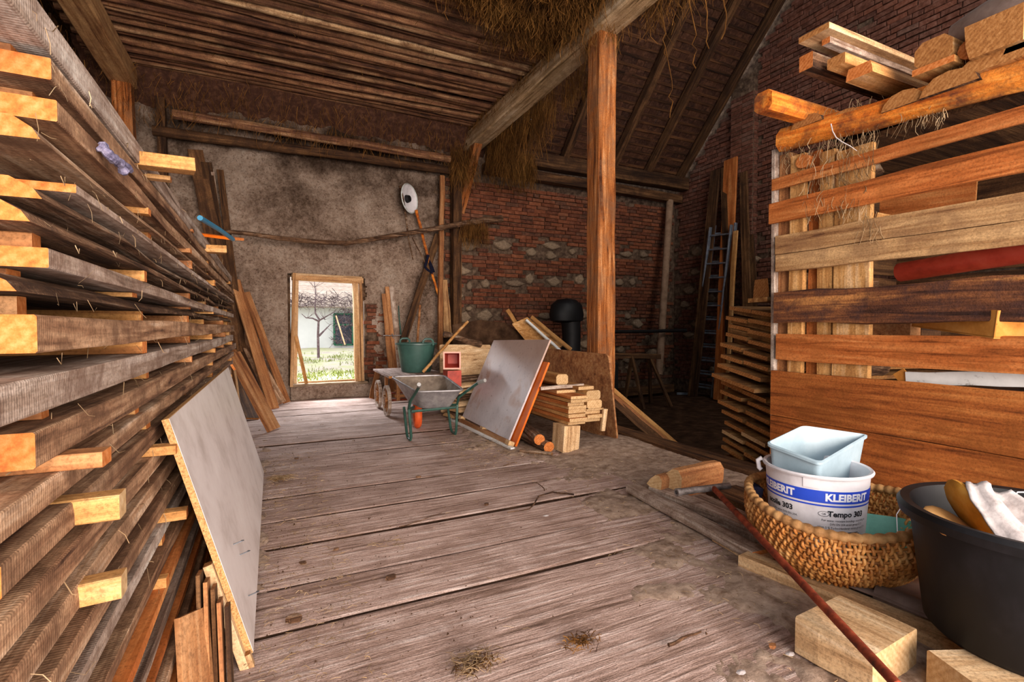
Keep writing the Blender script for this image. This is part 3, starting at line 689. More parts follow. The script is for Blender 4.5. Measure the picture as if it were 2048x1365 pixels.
bar('lumber_offcut', (-.62, 2.02, 1.845), (-.235, 2.10, 1.87), .07, .045, ['raw', 'end'], 'rough orange block end poking out high on the left lumber stack', 'block', seg=2, wob=.004)
bar('lumber_offcut', (-.65, 4.0, 1.83), (-.27, 4.05, 1.845), .09, .05, ['raw', 'end'], 'orange batten end sticking out far along the top of the left lumber stack', 'block', seg=2, wob=.004)
for k, (px, py, s, d) in enumerate(((212, 1012, .055, 'splintered square stub jutting from the lower left stack, higher of two'), (215, 1172, .05, 'splintered square stub jutting from the lower left stack, lower of two'))):
    p = PX(px, py, -.33); bar('broken_stub', p + V((-.3, .0, 0)), p + V((.03, 0, 0)), s, s, ['raw', 'endpale'], d, 'block', seg=4, wob=.008)
p = PX(430, 470, -.36); bar('plywood_offcut', p + V((-.3, .2, .04)), p + V((.14, 0, -.02)), .22, .02, ['orangepanel', 'end'], 'orange plywood offcut wedged near the far end of the left stack', 'offcut', up=(.3, -.3, 1), seg=1)
mb = MB(); mb.tube([PX(400, 436, -.32), PX(436, 458, -.27), PX(466, 479, -.22)], .014, 8); mb.build('blue_pipe', 'bluepipe', smooth=True)
tag(bpy.data.objects['blue_pipe'], 'short blue plastic pipe jutting out of the left lumber stack', 'pipe')
mb = MB()                                                            # knotted rope tail
for k in range(2):
    pts = [PX(197 + 8 * k, 292, -.372), PX(222, 312 + 4 * k, -.35), PX(240 + 3 * k, 328, -.345), PX(252 + 12 * k, 352 - 8 * k, -.34)]
    P = []
    for a in range(3):
        for q in range(5): P.append(pts[a].lerp(pts[a + 1], q / 5))
    mb.tube(P, [.011 * (1 + .25 * sin(j * 2.1 + k)) for j in range(len(P))], 7)
tag(mb.build('rope_tail', 'rope', smooth=True, origin=PX(222, 312, -.35)), 'frayed purple-grey rope tail tied to the upper left stack', 'rope')
# hay wisps caught in the stack
g = []
for k in range(900):
    y = R(1.1, 6.5); z = random.choice(layers)[1] + R(-.02, .02); x = -.37 + R(-.03, .03)
    a = V((x, y, z)); d = V((R(-.2, .5), R(-1, 1), R(-1, .3))).normalized() * R(.01, .055); g.append([a, a + d * .5 + V((.003, 0, R(-.02, .01))), a + d])
strands('hay_wisps', g, 'straw', width=.0007); tag(bpy.data.objects['hay_wisps'], 'dry stalks caught between the boards of the left lumber stack', 'hay')

# ---- leaning chipboard sheet in front of the stack
q0, q1, q2, q3 = V((-.085, 2.12, .03)), V((-.075, 4.80, .03)), V((-.335, 4.95, .95)), V((-.345, 2.20, .965))
e = empty('chipboard_sheet', (q0 + q1) / 2, 'large pale laminated chipboard sheet leaning against the left lumber stack', 'sheet')
m, L = frame(q0.lerp(q3, .5), q1.lerp(q2, .5), (q1 - q0).cross(q3 - q0)); w = (q3 - q0).length
def pbox(name, lo, hi, mats, par, m, fm=None):
    b = MB(); b.box(lo, hi, fm or 0, m); return b.build(name, mats, par)
b = MB(); b.box((0, -w / 2, -.011), (L, w / 2, .011), 1, m); pbox('sheet', (0, -w / 2, -.011), (L, w / 2, .011), ['chip'], e, m)
sgn = 1 if (m.to_3x3() @ V((0, 0, 1))).x > 0 else -1
pbox('laminate_face', (.003, -w / 2 + .002, sgn * .0112), (L - .003, w / 2 - .002, sgn * .0128), ['laminate'], e, m)
up2 = m.to_3x3() @ V((0, 0, -sgn))
ax = (q3 - q0).normalized(); yy = m.to_3x3() @ V((1, 0, 0))
bar('batten', q0 - ax * .06 + up2 * .025 + yy * .02, q0 + ax * .40 + up2 * .03 + yy * .02, .05, .03, ['rawpale', 'endold'], up=up2, parent=e, seg=2, wob=.002)
bar('batten', q0 - ax * .10 + up2 * .004 + yy * .012, q0 + ax * .02 + up2 * .004 + yy * .012, .03, .024, ['rawpale', 'endold'], up=up2, parent=e, seg=1)
for k, (f, a_) in enumerate(((.05, .25), (.05, .14), (.12, .2), (.35, .32), (.42, .24), (.3, .1))):
    p = q0 + yy * f + ax * a_; s_ = up2 * (.045 if k < 3 else -.05)
    bb = MB(); bb.tube([p, p + s_], .003, 6); bb.lathe([(0.0, 0), (.007, 0), (.007, .002), (0, .002)], 8, p + s_); bb.build('nail', 'nail', e)
for k in range(5):                                                   # boards stored upright behind the sheet
    x = -.135 - .022 * k; y0 = 1.98 + R(-.04, .05)
    bar('thin_board', (x, y0, .004), (x - .015, y0 + .09 + R(-.02, .02), .30 + .03 * k), .10, .013, ['brownboard' if k % 2 else 'dark', 'brownboard'], 'thin board end standing behind the chipboard sheet, %s from the sheet' % nth(k), 'board', 'thin boards behind the chipboard sheet', up=(1, 0, 0), seg=2)
bar('board_offcut', (-.22, 1.86, .004), (-.25, 1.98, .33), .16, .018, ['brownboard', 'brownboard'], 'slanted brown board offcut standing at the foot of the left stack', 'board', up=(1, -.5, 0), seg=2)

# ---- boards leaning at the far left, by the back wall
def lean(name, p0, p1, w, t, mat, label, up=(1, -1, .6), cat='board', group=None, **kw):
    return bar(name, p0, p1, w, t, [mat, 'end' if mat != 'dark' else 'endold'], label, cat, group, up=up, seg=kw.pop('seg', 4), wob=kw.pop('wob', .006), **kw)
lean('leaning_board', PZ(548, 860, .01), V((-.42, 7.15, .98)), .24, .03, 'brownboard', 'clean brown board leaning against the far end of the left stack', (.7, -.5, .6))
lean('leaning_board', PZ(470, 868, .01) + V((-.1, .2, 0)), V((-.55, 7.3, .75)), .2, .025, 'brownboard', 'reddish board behind the clean brown leaning board', (.7, -.5, .6))
for k, (a, b_, w, mt, lb) in enumerate((((500, 858), (472, 790), .06, 'rawpale', 'pale splintered strip between the leaning boards at the far end of the left stack'),)):
    lean('leaning_strip', PZ(*a, .01) + V((-.1, .2, 0)), PX(466, 735, -.3), w, .02, mt, lb, (.7, -.5, .6), 'strip')
fl = [((556, 810), (478, 672), 9.55, .30, 'stack', 'broad pale board leaning on the plaster wall left of the door'),
      ((574, 806), (492, 585), 9.58,   .12, 'brownboard', 'long narrow board leaning against the plaster wall, nearest the door'),
      ((548, 818), (470, 560), 9.6, .16, 'brownboard', 'long brown board leaning left of the door, second from the doorway'),
      ((528, 826), (470, 690), 9.4, .2, 'dark', 'dark plank leaning low between stack and plaster wall'),
      ((515, 832), (462, 700), 9.2, .16, 'brownboard', 'narrow splintered plank in front of the dark leaning plank'),
      ((505, 838), (455, 710), 9.0, .18, 'dark', 'dark narrow plank closest to the stack among the leaning planks')]
for k, (a, b_, yy_, w, mt, lb) in enumerate(fl):
    p = PZ(*a, .015); q = PY(*b_, yy_); lean('leaning_plank', p, q, w, .03, mt, lb, (.5, -1, .3), 'plank')
lean('leaning_plank', PY(535, 720, 9.6), PY(500, 600, 9.66), .1, .03, 'stackgrey', 'short grey plank upright above the broad leaning board', (0, -1, 0), 'plank')
up_ = [((416, 430), (390, 300), .22, 'dark', 'wide dark plank upright in the far left corner, under the loft'), ((436, 470), (412, 325), .16, 'dark', 'dark plank second in the row of uprights in the far left corner'),
       ((455, 560), (425, 345), .05, 'stackgrey', 'pale thin lath leaning in the far left corner'), ((447, 560), (418, 358), .05, 'stackgrey', 'pale split lath beside the thin one in the far left corner'), ((470, 580), (440, 340), .1, 'dark', 'dark narrow plank at the right of the far left corner')]
for a, b_, w, mt, lb in up_:
    p, q = PY(*a, 9.5), PY(*b_, 9.6); d = (p - q); p2 = q + d * ((q.z - .02) / max(.1, (q.z - p.z))); lean('upright_plank', p2, q, w, .03, mt, lb, (.2, -1, .1), 'plank')

# ================================================================== BACK WALL FITTINGS
pts = [PY(x, y, yy) for x, y, yy in ((440, 462, 9.2), (500, 468, 9.25), (560, 477, 9.28), (630, 484, 9.3), (690, 487, 9.3), (750, 478, 9.3), (810, 468, 9.3), (870, 458, 9.3), (920, 449, 9.3), (965, 441, 9.3), (1004, 438, 9.3))]
mb = MB(); mb.tube(pts, [.032, .036, .04, .043, .046, .044, .046, .05, .055, .065, .075], 9); tag(mb.build('curved_pole', 'bark', smooth=True, origin=pts[0]), 'long dark curved branch pole hung across the plaster wall', 'pole')
c0 = PY(815, 398, 9.52); n_ = V((.68, -.73, .05)).normalized()
e = empty('hanging_dish', c0, 'round white metal dish hung high on the plaster wall', 'dish')
rot = n_.to_track_quat('Z', 'Y').to_matrix().to_4x4()
mb = MB(); mb.lathe([(.0, -.02), (.15, -.02), (.25, .03), (.27, .05), (.27, .035), (.25, .015), (.15, -.035), (0, -.035)], 28, c0, mat=rot); mb.build('dish', 'white', e, smooth=True)
mb = MB(); mb.lathe([(.272, .03), (.285, .045), (.272, .06), (.262, .045), (.272, .03)], 28, c0, mat=rot); mb.build('rim', 'paledirty', e, smooth=True)
mb = MB(); mb.lathe([(.0, .05), (.06, .05), (.075, 0), (.08, -.03)], 12, c0, mat=rot); mb.build('hub', 'blackmetal', e, smooth=True)
def stick(name, px, rr, mat, label, yv=9.58, cat='stick', n=7):
    P = [PY(a, b_, yv if len(c_) == 0 else c_[0]) for a, b_, *c_ in px]; Q = []
    for i in range(len(P) - 1):
        for k in range(3): Q.append(P[i].lerp(P[i + 1], k / 3) + V((R(-.006, .006), 0, R(-.006, .006))))
    Q.append(P[-1]); rs = [rr[0] + (rr[1] - rr[0]) * i / (len(Q) - 1) for i in range(len(Q))]
    b = MB(); b.tube(Q, rs, n); o = b.build(name, mat, smooth=True, origin=Q[0]); return tag(o, label, cat)
stick('hanging_stick', [(800, 372), (808, 410), (816, 470), (826, 520)], (.028, .012), 'bark', 'thin dark stick hanging behind the white dish', 9.45)
e1 = stick('flail', [(832, 420), (845, 470), (855, 510), (866, 555), (877, 590)], (.03, .022), 'orange', 'orange-brown flail handle hanging below the white dish', 9.52, 'handle')
stick('flail_strap', [(856, 510), (850, 535), (864, 548), (858, 520), (868, 545)], (.03, .026), 'navy', 'dark knotted strap on the hanging handle', 9.5, 'strap')
stick('dry_vine', [(824, 475), (840, 505), (852, 530)], (.012, .012), 'bark', 'thin dry vine between the hanging sticks', 9.5, 'vine')
lean('diagonal_plank', PY(801, 700, 9.3), PY(876, 470, 9.62), .13, .05, 'dark', 'dark plank leaning diagonally across the plaster wall', (0, -1, .2), 'plank')
bpy.context.view_layer.update()
lean('wall_pole', PY(880, 700, 9.42), PY(884, 352, 9.5), .09, .07, 'brownboard', 'tall slim pole upright at the seam of plaster and brick', (0, -1, 0), 'pole', wob=.012, seg=8)
lean('paddle_board', PY(896, 675, 9.36), PY(890, 560, 9.40), .17, .03, 'slatgrey', 'paddle-shaped board standing before the slim wall pole', (0, -1, 0), 'board', taper=.5)
for a, b_, w, mt, lb in (((782, 745), (768, 588), .09, 'brownboard', 'brown board upright left of the green tub, leftmost of the uprights'), ((792, 745), (774, 574), .08, 'brownboard', 'taller brown board behind the leftmost upright by the green tub'),
                         ((800, 745), (783, 572), .10, 'stackgrey', 'grey weathered board upright behind the green tub')):
    p = PY(*a, 9.35); q = PY(*b_, 9.6); lean('upright_board', p.lerp(q, -.0) if p.z < .1 else q + (p - q) * (q.z / (q.z - p.z)), q, w, .025, mt, lb, (0, -1, .1))
for pxs, rr, mt, lb in (([(806, 735), (803, 690), (797, 612)], (.014, .012), 'darkgreen', 'thin dark green rod upright behind the green tub'), ([(832, 735), (835, 680), (840, 610)], (.026, .022), 'brownboard', 'brown wooden handle upright behind the green tub'),
                        ([(796, 740), (788, 690), (784, 668)], (.016, .016), 'steel', 'grey metal tool shaft left of the green tub')):
    P0 = PY(*pxs[0][:2], 9.4); stick('tool_shaft', [(a, b_) for a, b_ in pxs], rr, mt, lb, 9.45, 'tool')
    o = bpy.data.objects['tool_shaft'] if 'tool_shaft' in bpy.data.objects else None
stick('cross_rod', [(766, 672), (785, 671), (806, 671)], (.01, .01), 'steel', 'thin level rod across the uprights left of the green tub', 9.36, 'rod')
lean('short_board', PZ(744, 797, .01), PY(757, 733, 9.62), .1, .03, 'brownboard', 'short brown board leaning on the wall right of the door', (0, -1, .2))

# hooks of rubble: nothing else on the wall
# ================================================================== HAND CART WITH TUB
T0 = V((1.52, 7.0, .60)); e = empty('hand_cart', (2.0, 7.6, 0), 'small wooden hand cart with a grey plank top, behind the wheelbarrow', 'cart')
for k in range(4):
    x = 1.56 + .215 * k; bar('top_board', (x + .02, 6.95 + R(0, .03), .602), (x + .06, 8.35, .602), .205, .03, ['plank', 'endold'], parent=e, seg=3, wob=.003)
bar('side_rail', (1.62, 7.1, .555), (1.66, 8.3, .555), .05, .06, ['brownboard', 'endold'], parent=e); bar('side_rail', (2.2, 7.1, .555), (2.25, 8.3, .555), .05, .06, ['brownboard', 'endold'], parent=e)
for x, y, lb in ((1.66, 7.2, 0), (2.2, 7.2, 0), (1.7, 8.2, 0), (2.24, 8.2, 0)): bar('leg', (x, y, .24), (x, y, .53), .05, .05, ['brownboard', 'endold'], up=(1, 0, 0), parent=e)
for z in (.3, .38): bar('crossbar', (1.62, 7.22, z), (2.3, 7.22, z), .04, .04, ['brownboard', 'endold'], parent=e)
for x, y in ((1.53, 7.35), (2.36, 7.35), (1.56, 8.15), (2.38, 8.15)):
    c_ = V((x, y, .225)); rx = Matrix.Rotation(pi / 2, 4, 'Y')
    b = MB(); b.lathe([(.225, -.022), (.225, .022), (.185, .022), (.185, -.022), (.225, -.022)], 26, c_, mat=rx); wh = b.build('wheel', 'stackgrey', e)
    LOC[wh.name] = LOC[e.name]
    b = MB(); b.lathe([(0, -.03), (.045, -.03), (.045, .03), (0, .03)], 12, c_, mat=rx); b.build('hub', 'brownboard', wh)
    for s_ in range(6):
        a = s_ * pi / 3 + .3; b = MB(); b.tube([c_ + V((0, cos(a) * .04, sin(a) * .04)), c_ + V((0, cos(a) * .19, sin(a) * .19))], .014, 6); b.build('spoke', 'brownboard', wh)
b = MB(); b.tube([(1.5, 7.35, .225), (2.38, 7.35, .225)], .016, 8); b.build('axle', 'rust', e); b = MB(); b.tube([(1.53, 8.15, .225), (2.4, 8.15, .225)], .016, 8); b.build('axle', 'rust', e)
tc = PZ(829, 745, .62) + V((.06, .12, 0)); e = empty('green_tub', tc, 'dark green plastic tub with two handles standing on the hand cart', 'tub')
h_ = .43
b = MB(); b.lathe([(0, .0), (.215, .0), (.225, .02), (.29, h_ - .01), (.305, h_), (.31, h_ - .015), (.32, h_ - .012), (.318, h_ + .008), (.298, h_ + .012), (.28, h_ - .01), (.215, .03), (0, .025)], 40, tc); b.build('body', 'greentub', e, smooth=True)
vd = V((-.24, -.97, 0)); sd = V((.97, -.24, 0))
for s_ in (-1, 1):
    cc = tc + sd * (.17 * s_) + (vd * .24 if s_ > 0 else -vd * .24) + V((0, 0, h_))
    b = MB(); b.tube([cc - sd * .075 + V((0, 0, -.02)), cc - sd * .072 + V((0, 0, .045)), cc - sd * .04 + V((0, 0, .075)), cc + sd * .04 + V((0, 0, .075)), cc + sd * .072 + V((0, 0, .045)), cc + sd * .075 + V((0, 0, -.02))], .017, 8); b.build('handle', 'greentub', e, smooth=True)

# ================================================================== WHEELBARROW
e = empty('wheelbarrow', (1.7, 5.8, 0), 'galvanised wheelbarrow with dark green frame and orange wheel, on the plank floor', 'wheelbarrow')
A, B, C_, D = V((1.375, 6.36, .67)), V((2.04, 6.26, .67)), V((2.02, 5.43, .565)), V((1.49, 5.54, .565))
a, b_, c_, d = V((1.52, 6.12, .38)), V((1.86, 6.06, .38)), V((1.93, 5.60, .35)), V((1.585, 5.66, .35))
def rrect(P, r, n=4):
    out = []
    for i in range(4):
        p, pv, nx_ = P[i], P[i - 1], P[(i + 1) % 4]; u = (pv - p).normalized() * r; w_ = (nx_ - p).normalized() * r
        for k in range(n + 1):
            f = k / n; out.append((p + u) * (1 - f) ** 2 + p * 2 * f * (1 - f) + (p + w_) * f ** 2)
    return out
ro, rb = rrect([D, C_, B, A], .10), rrect([d, c_, b_, a], .08)
mid = [p.lerp(q, .5) for p, q in zip(ro, rb)]
cen = sum(ro, V()) / len(ro); cb_ = sum(rb, V()) / len(rb)
b = MB(); b.rings([rb, mid, ro], True, False); b.disc(list(reversed(rb))); b.build('tray', 'galv', e, smooth=True)
ins = lambda P, c0_, s_, dz: [c0_ + (p - c0_) * s_ + V((0, 0, dz)) for p in P]
b = MB(); b.rings([ins(ro, cen, .985, 0), ins(mid, (cen + cb_) / 2, .98, .004), ins(rb, cb_, .97, .008)], True, False); b.disc(ins(rb, cb_, .97, .008)); b.build('tray_lining', 'galvin', e, smooth=True)
b = MB(); b.tube(ro, .013, 8, closed=True); b.build('rim', 'galv', e, smooth=True)
Hl, Hr = V((1.47, 5.30, .685)), V((2.34, 5.30, .70))
H1, H2 = PZ(838, 770, .70), PZ(968, 762, .70)
for s_, hp, leg, side in ((-1, H1, V((1.425, 5.54, .0)), d), (1, H2, V((1.99, 5.62, 0)), c_)):
    out_ = V((-.05, 0, 0)) if s_ < 0 else V((.06, 0, 0))
    kn = hp + V((-.03 * s_, .10, -.03))
    b = MB(); b.tube([hp, kn, V((leg.x + .02 * s_, leg.y - .03, .47)), V((leg.x + .02 * s_, leg.y + .03, .37)), V((leg.x * .6 + .68, 5.85, .345)), V((1.70 + .06 * s_, 6.35, .22))], .017, 9); b.build('side_tube', 'darkgreen', e, smooth=True)
    b = MB(); gv = (kn - hp).normalized(); gd = V((-.25 * s_ + .55, .1, .02)).normalized() * .0
    b.tube([hp - gv * .02, hp + gv * .03, hp + gv * .10], [.021, .023, .021], 10); b.build('grip', 'gripgrey', e, smooth=True)
    b = MB(); f2 = leg + V((.0, .30, .02)); t1 = V((leg.x + .02 * s_, leg.y + .02, .37)); t2 = V((leg.x, leg.y + .34, .35))
    b.tube([t1, leg + V((0, .01, .06)), leg + V((0, .04, .018)), leg + V((0, .16, .016)), leg + V((0, .21, .06)), t2], .016, 8); b.build('leg', 'darkgreen', e, smooth=True)
b = MB(); b.tube([V((1.43, 5.56, .345)), V((1.98, 5.62, .345))], .015, 8); b.build('cross_tube', 'darkgreen', e, smooth=True)
wc = V((1.70, 6.30, .20)); ang = radians(-10); rw = Matrix.Rotation(ang, 4, 'Z') @ Matrix.Rotation(pi / 2, 4, 'Y')
b = MB(); b.lathe([(.145, -.035), (.175, -.045), (.20, -.025), (.205, 0), (.20, .025), (.175, .045), (.145, .035), (.14, 0), (.145, -.035)], 32, wc, mat=rw); wh = b.build('wheel', 'tyre', e, smooth=True)
LOC[wh.name] = LOC[e.name]
b = MB(); b.lathe([(0, -.03), (.04, -.03), (.14, -.015), (.14, .015), (.04, .03), (0, .03)], 20, wc, mat=rw); b.build('rim', 'galv', wh, smooth=True)
b = MB(); dv = rw.to_3x3() @ V((0, 0, 1)); b.tube([wc - dv * .09, wc + dv * .09], .009, 8); b.build('axle', 'steel', wh)

# ================================================================== PILE AT THE POST
# big leaning sheet, varnished panel behind it, ledger, blocks
s0, s1, s2, s3 = V((2.37, 6.45, .07)), V((2.35, 4.93, .055)), V((2.775, 4.76, 1.165)), V((2.79, 6.33, 1.12))
nn = (s1 - s0).cross(s3 - s0).normalized(); nn = nn if nn.x < 0 else -nn
def slab(name, P, nrm_, th, mats, parent=None, **kw):
    b = MB(); Q = [p + nrm_ * th for p in P]; b.rings([P, Q], True, True); 
    o = b.build(name, mats, parent, origin=None if parent else (P[0] + P[1]) / 2)
    return o
tag(slab('metal_faced_sheet', [s0, s1, s2, s3], -nn, .02, ['sheet']), 'large dull white sheet with rust spots leaning on the plank pile', 'sheet')
dy = (s1 - s0).normalized(); uz = (s3 - s0).normalized()
P = [p - nn * .035 for p in (s0 + uz * .0, s1 + dy * .13 - uz * .03, s2 + dy * .10 - uz * .25, s3 - uz * .2)]
e = empty('varnished_panel', P[0], 'orange varnished panel behind the leaning white sheet', 'panel'); slab('panel', P, -nn, .022, ['orangepanel'], e)
for f in (.02, .5, .97):
    p = s0.lerp(s1 + dy * .12, f) - uz * .02 + nn * .01; bar('block', p - dy * .045, p + dy * .045, .07, .05, ['rawpale', 'endpale'], up=uz, parent=e, seg=1)
bar('white_ledge', V((2.25, 6.62, .012)), V((2.30, 4.72, .012)), .05, .022, ['whitepaint', 'whitepaint'], 'long white strip on the floor below the leaning white sheet', 'strip', seg=2)
bar('wood_strip', V((2.31, 6.35, .035)), V((2.33, 4.9, .035)), .05, .05, ['brownboard', 'endold'], 'brown batten on the floor under the leaning white sheet', 'batten', seg=3)
# plank pile on a chopping block
pile = [(.275, .037, 2.79, 3.0, 'raw'), (.312, .04, 2.78, 3.0, 'slat'), (.352, .038, 2.785, 2.995, 'raw'), (.392, .045, 2.80, 3.02, 'slat'), (.437, .035, 2.80, 3.02, 'raw'), (.474, .04, 2.785, 2.985, 'slat'), (.516, .034, 2.785, 2.995, 'raw'), (.552, .034, 2.785, 2.995, 'slat')]
for i, (z, t_, x0_, x1_, mt) in enumerate(pile):
    lb = 'plank in the pile on the stump beside the post, %s from the bottom' % nth(i) if i else 'lowest plank in the pile on the stump beside the post'
    bar('pile_plank', ((x0_ + x1_) / 2, 4.38 + R(-.04, .04), z + t_ / 2), ((x0_ + x1_) / 2 + R(-.02, .02), 6.6, z + t_ / 2), x1_ - x0_, t_ - .003, [mt, 'endpale'], lb, 'plank', 'planks in the pile on the stump', seg=4, wob=.003)
for i, (z, t_, x0_, x1_) in enumerate(((.285, .04, 3.02, 3.21), (.327, .04, 3.02, 3.21), (.369, .035, 3.02, 3.21), (.408, .02, 3.02, 3.24))):
    bar('pile_plank', ((x0_ + x1_) / 2, 4.40 + R(-.03, .03), z + t_ / 2), ((x0_ + x1_) / 2, 6.5, z + t_ / 2), x1_ - x0_, t_ - .003, ['raw', 'endpale'], 'plank right of the main pile under the square timbers, %s from the bottom' % nth(i), 'plank', 'planks right of the main pile', seg=3, wob=.003)
bar('square_timber', (3.12, 4.40, .475), (3.12, 6.3, .475), .19, .09, ['raw', 'endpale'], 'lower of two squared timbers in the pile beside the post', 'timber', seg=2, c=.2)
bar('square_timber', (3.12, 4.42, .57), (3.12, 6.3, .57), .18, .10, ['raw', 'endpale'], 'upper of two squared timbers in the pile beside the post', 'timber', seg=2, c=.2)
bar('pile_plank', (3.08, 4.5, .64), (3.06, 6.4, .64), .20, .035, ['raw', 'endpale'], 'plank lying on top of the squared timbers beside the post', 'plank', seg=2)
bar('pile_plank', (2.89, 4.6, .602), (2.9, 6.5, .602), .24, .03, ['brownboard', 'endpale'], 'dark plank topping the pile on the stump', 'plank', seg=2)
bar('square_block', (2.93, 4.75, .715), (2.95, 5.5, .715), .15, .12, ['raw', 'endpale'], 'squared block with a pale sawn end lying on the plank pile', 'block', seg=1, c=.2)
bar('split_stick', (2.62, 4.70, .638), (3.12, 4.62, .66), .05, .035, ['stackgrey', 'end'], 'grey split stick lying across the plank pile', 'stick', seg=4, wob=.006)
bar('edge_strip', (3.225, 4.40, .18), (3.245, 4.38, .42), .03, .05, ['rawpale', 'endpale'], 'short pale upright strip at the right edge of the plank pile', 'strip', up=(1, 0, 0))
bar('chopping_block', (2.80, 4.47, .0), (2.82, 4.47, .272), .23, .21, ['rawpale', 'endpale'], 'split wooden chopping block carrying the plank pile', 'block', up=(1, 0, 0), shape='wane', seg=3, wob=.004)
bar('chopping_block', (2.95, 6.3, .0), (2.95, 6.3, .272), .24, .24, ['bark', 'endpale'], 'second block far under the plank pile', 'block', up=(1, 0, 0), shape='oct', seg=3, wob=.012)
lg = [((2.62, 4.66, .055), (2.50, 5.7, .055), .11, 'smaller bark log with pale cut end on the floor beside the chopping block'), ((2.52, 4.92, .11), (2.62, 5.95, .12), .12, 'bark log with round cut end under the plank pile')]
bar('bark_log', PZ(1098, 895, .06) + V((0, 0, .0)), PZ(1098, 895, .06) + V((-.02, 1.0, .03)), .125, .115, ['bark', 'end'], lg[0][3], 'log', shape='round', seg=5, wob=.008)
bar('bark_log', PZ(1079, 880, .13), PZ(1079, 880, .13) + V((.22, 1.0, .02)), .12, .115, ['bark', 'end'], lg[1][3], 'log', shape='round', seg=5, wob=.008)
bar('bark_stick', PZ(1040, 903, .02), PZ(1104, 908, .02), .045, .04, ['bark', 'endold'], 'thick bark stick lying flat before the plank pile', 'stick', shape='oct', seg=4, wob=.004)
# chipboard and furniture boards
def rpanel(name, P, th, mats, label, cat, r=.07):
    n0 = (P[1] - P[0]).cross(P[3] - P[0]).normalized(); q = rrect(P, r); b = MB(); b.rings([[p + n0 * th for p in q], q], True, True, 0, 1 if len(mats) > 1 else 0)
    return tag(b.build(name, mats, origin=(P[0] + P[1]) / 2), label, cat)
rpanel('furniture_board', [V((3.50, 4.50, .02)), V((3.44, 6.9, .02)), V((3.44, 6.9, 1.02)), V((3.46, 4.62, .99))], .022, ['brownboard'], 'brown board with a rounded corner upright between the plank pile and the post', 'panel')
rpanel('bed_board', [V((2.28, 7.15, .02)), V((3.15, 7.25, .02)), V((3.15, 7.3, 1.02)), V((2.28, 7.2, 1.04))], .03, ['rawpale'], 'pale furniture board upright behind the leaning white sheet', 'board', .03)
for i in range(7):
    z = .05 + i * .085; x0_ = 2.28 + R(-.03, .05)
    bar('slab_board', (x0_, 6.72 + R(-.05, .05), z), (3.2, 6.95, z + .02), .34, .06, ['bark' if i % 3 == 0 else 'rawpale', 'endpale'], 'slab-cut board in the pile left of the white sheet, %s from the bottom' % nth(i), 'board', 'slab-cut boards behind the white sheet', shape='half', seg=4, wob=.012)
# tilted cabinet side with laths, sticks
ya = 7.6
t0, t1, t2, t3 = PY(1030, 650, ya), PY(1055, 637, ya), PY(1125, 693, ya - .1), PY(1085, 705, ya - .1)
tag(slab('cabinet_side', [t0 + V((0, .1, 0)), t3 + V((0, .1, -.1)), t2, t1], V((0, .2, 1)).normalized(), .02, ['raw']), 'light brown cabinet side tilted above the white sheet', 'panel')
lean('tilted_strip', PY(1062, 634, ya - .1), PY(1142, 700, ya - .3), .07, .03, 'raw', 'orange strip along the edge of the tilted cabinet side', (0, -1, .5), 'strip')
lean('tilted_strip', PY(1052, 640, ya - .12), PY(1125, 706, ya - .3), .04, .025, 'whitepaint', 'white edge strip along the tilted cabinet side', (0, -1, .5), 'strip')
lean('leaning_batten', PY(1045, 668, ya + .2), PY(1014, 620, ya + .3), .07, .035, 'raw', 'short orange batten poking up behind the tilted cabinet side', (0, -1, .3), 'batten')
stick('long_stick', [(846, 745), (890, 693), (936, 643)], (.022, .02), 'raw', 'slender tool handle leaning behind the red hoppers', 7.05, 'handle')
stick('branch', [(888, 668), (912, 674), (935, 684), (962, 690)], (.04, .05), 'bark', 'dark broken branch lying on the pale furniture board', 7.2, 'branch')
mb = MB(); mb.rings([[PY(x, y, 7.9 + dd) for x, y in ((905, 650), (960, 640), (1010, 646), (1040, 665), (1100, 690), (1110, 815), (900, 822), (905, 700))] for dd in (0, .35)], True, True)
tag(mb.build('dark_sack', 'earth', origin=PY(960, 690, 8)), 'dark heap of sacking behind the pale furniture board', 'sack')
bar('storage_chest', (3.98, 7.7, .22), (4.75, 7.7, .22), .5, 1.14, ['dark', 'dark'], 'dark chest hidden under the tilted cabinet side', 'chest')
# red hoppers
for k, (c_, lb) in enumerate(((V((2.285, 6.62, .60)), 'lower red plastic hopper standing behind the wheelbarrow'), (V((2.28, 6.60, .845)), 'upper red plastic hopper lying open towards the room, pale rim'))):
    e = empty('red_hopper', c_, lb, 'hopper', 'red plastic hoppers')
    if k == 0:
        b = MB(); b.rings([[c_ + V((x, y, z)) for x, y in ((-.1, -.1), (.1, -.1), (.1, .1), (-.1, .1))] for z in (-.12, .10)], True, True); b.build('body', 'red', e)
    else:
        d1 = V((-.35, -.93, 0)).normalized(); s_ = V((.93, -.35, 0)); u_ = V((0, 0, 1))
        ring = lambda w, dist: [c_ + d1 * dist + s_ * x * w + u_ * z * w for x, z in ((-1, -1), (1, -1), (1, 1), (-1, 1))]
        b = MB(); b.rings([ring(.115, .12), ring(.105, .05), ring(.07, -.22)], True, False); b.rings([ring(.067, -.20), ring(.105, .115)], True, False); b.disc(ring(.07, -.21)); b.build('body', 'red', e)
        b = MB(); b.rings([ring(.12, .115), ring(.12, .13), ring(.10, .13), ring(.10, .115), ring(.12, .115)], True, False); b.build('rim', 'pink', e)
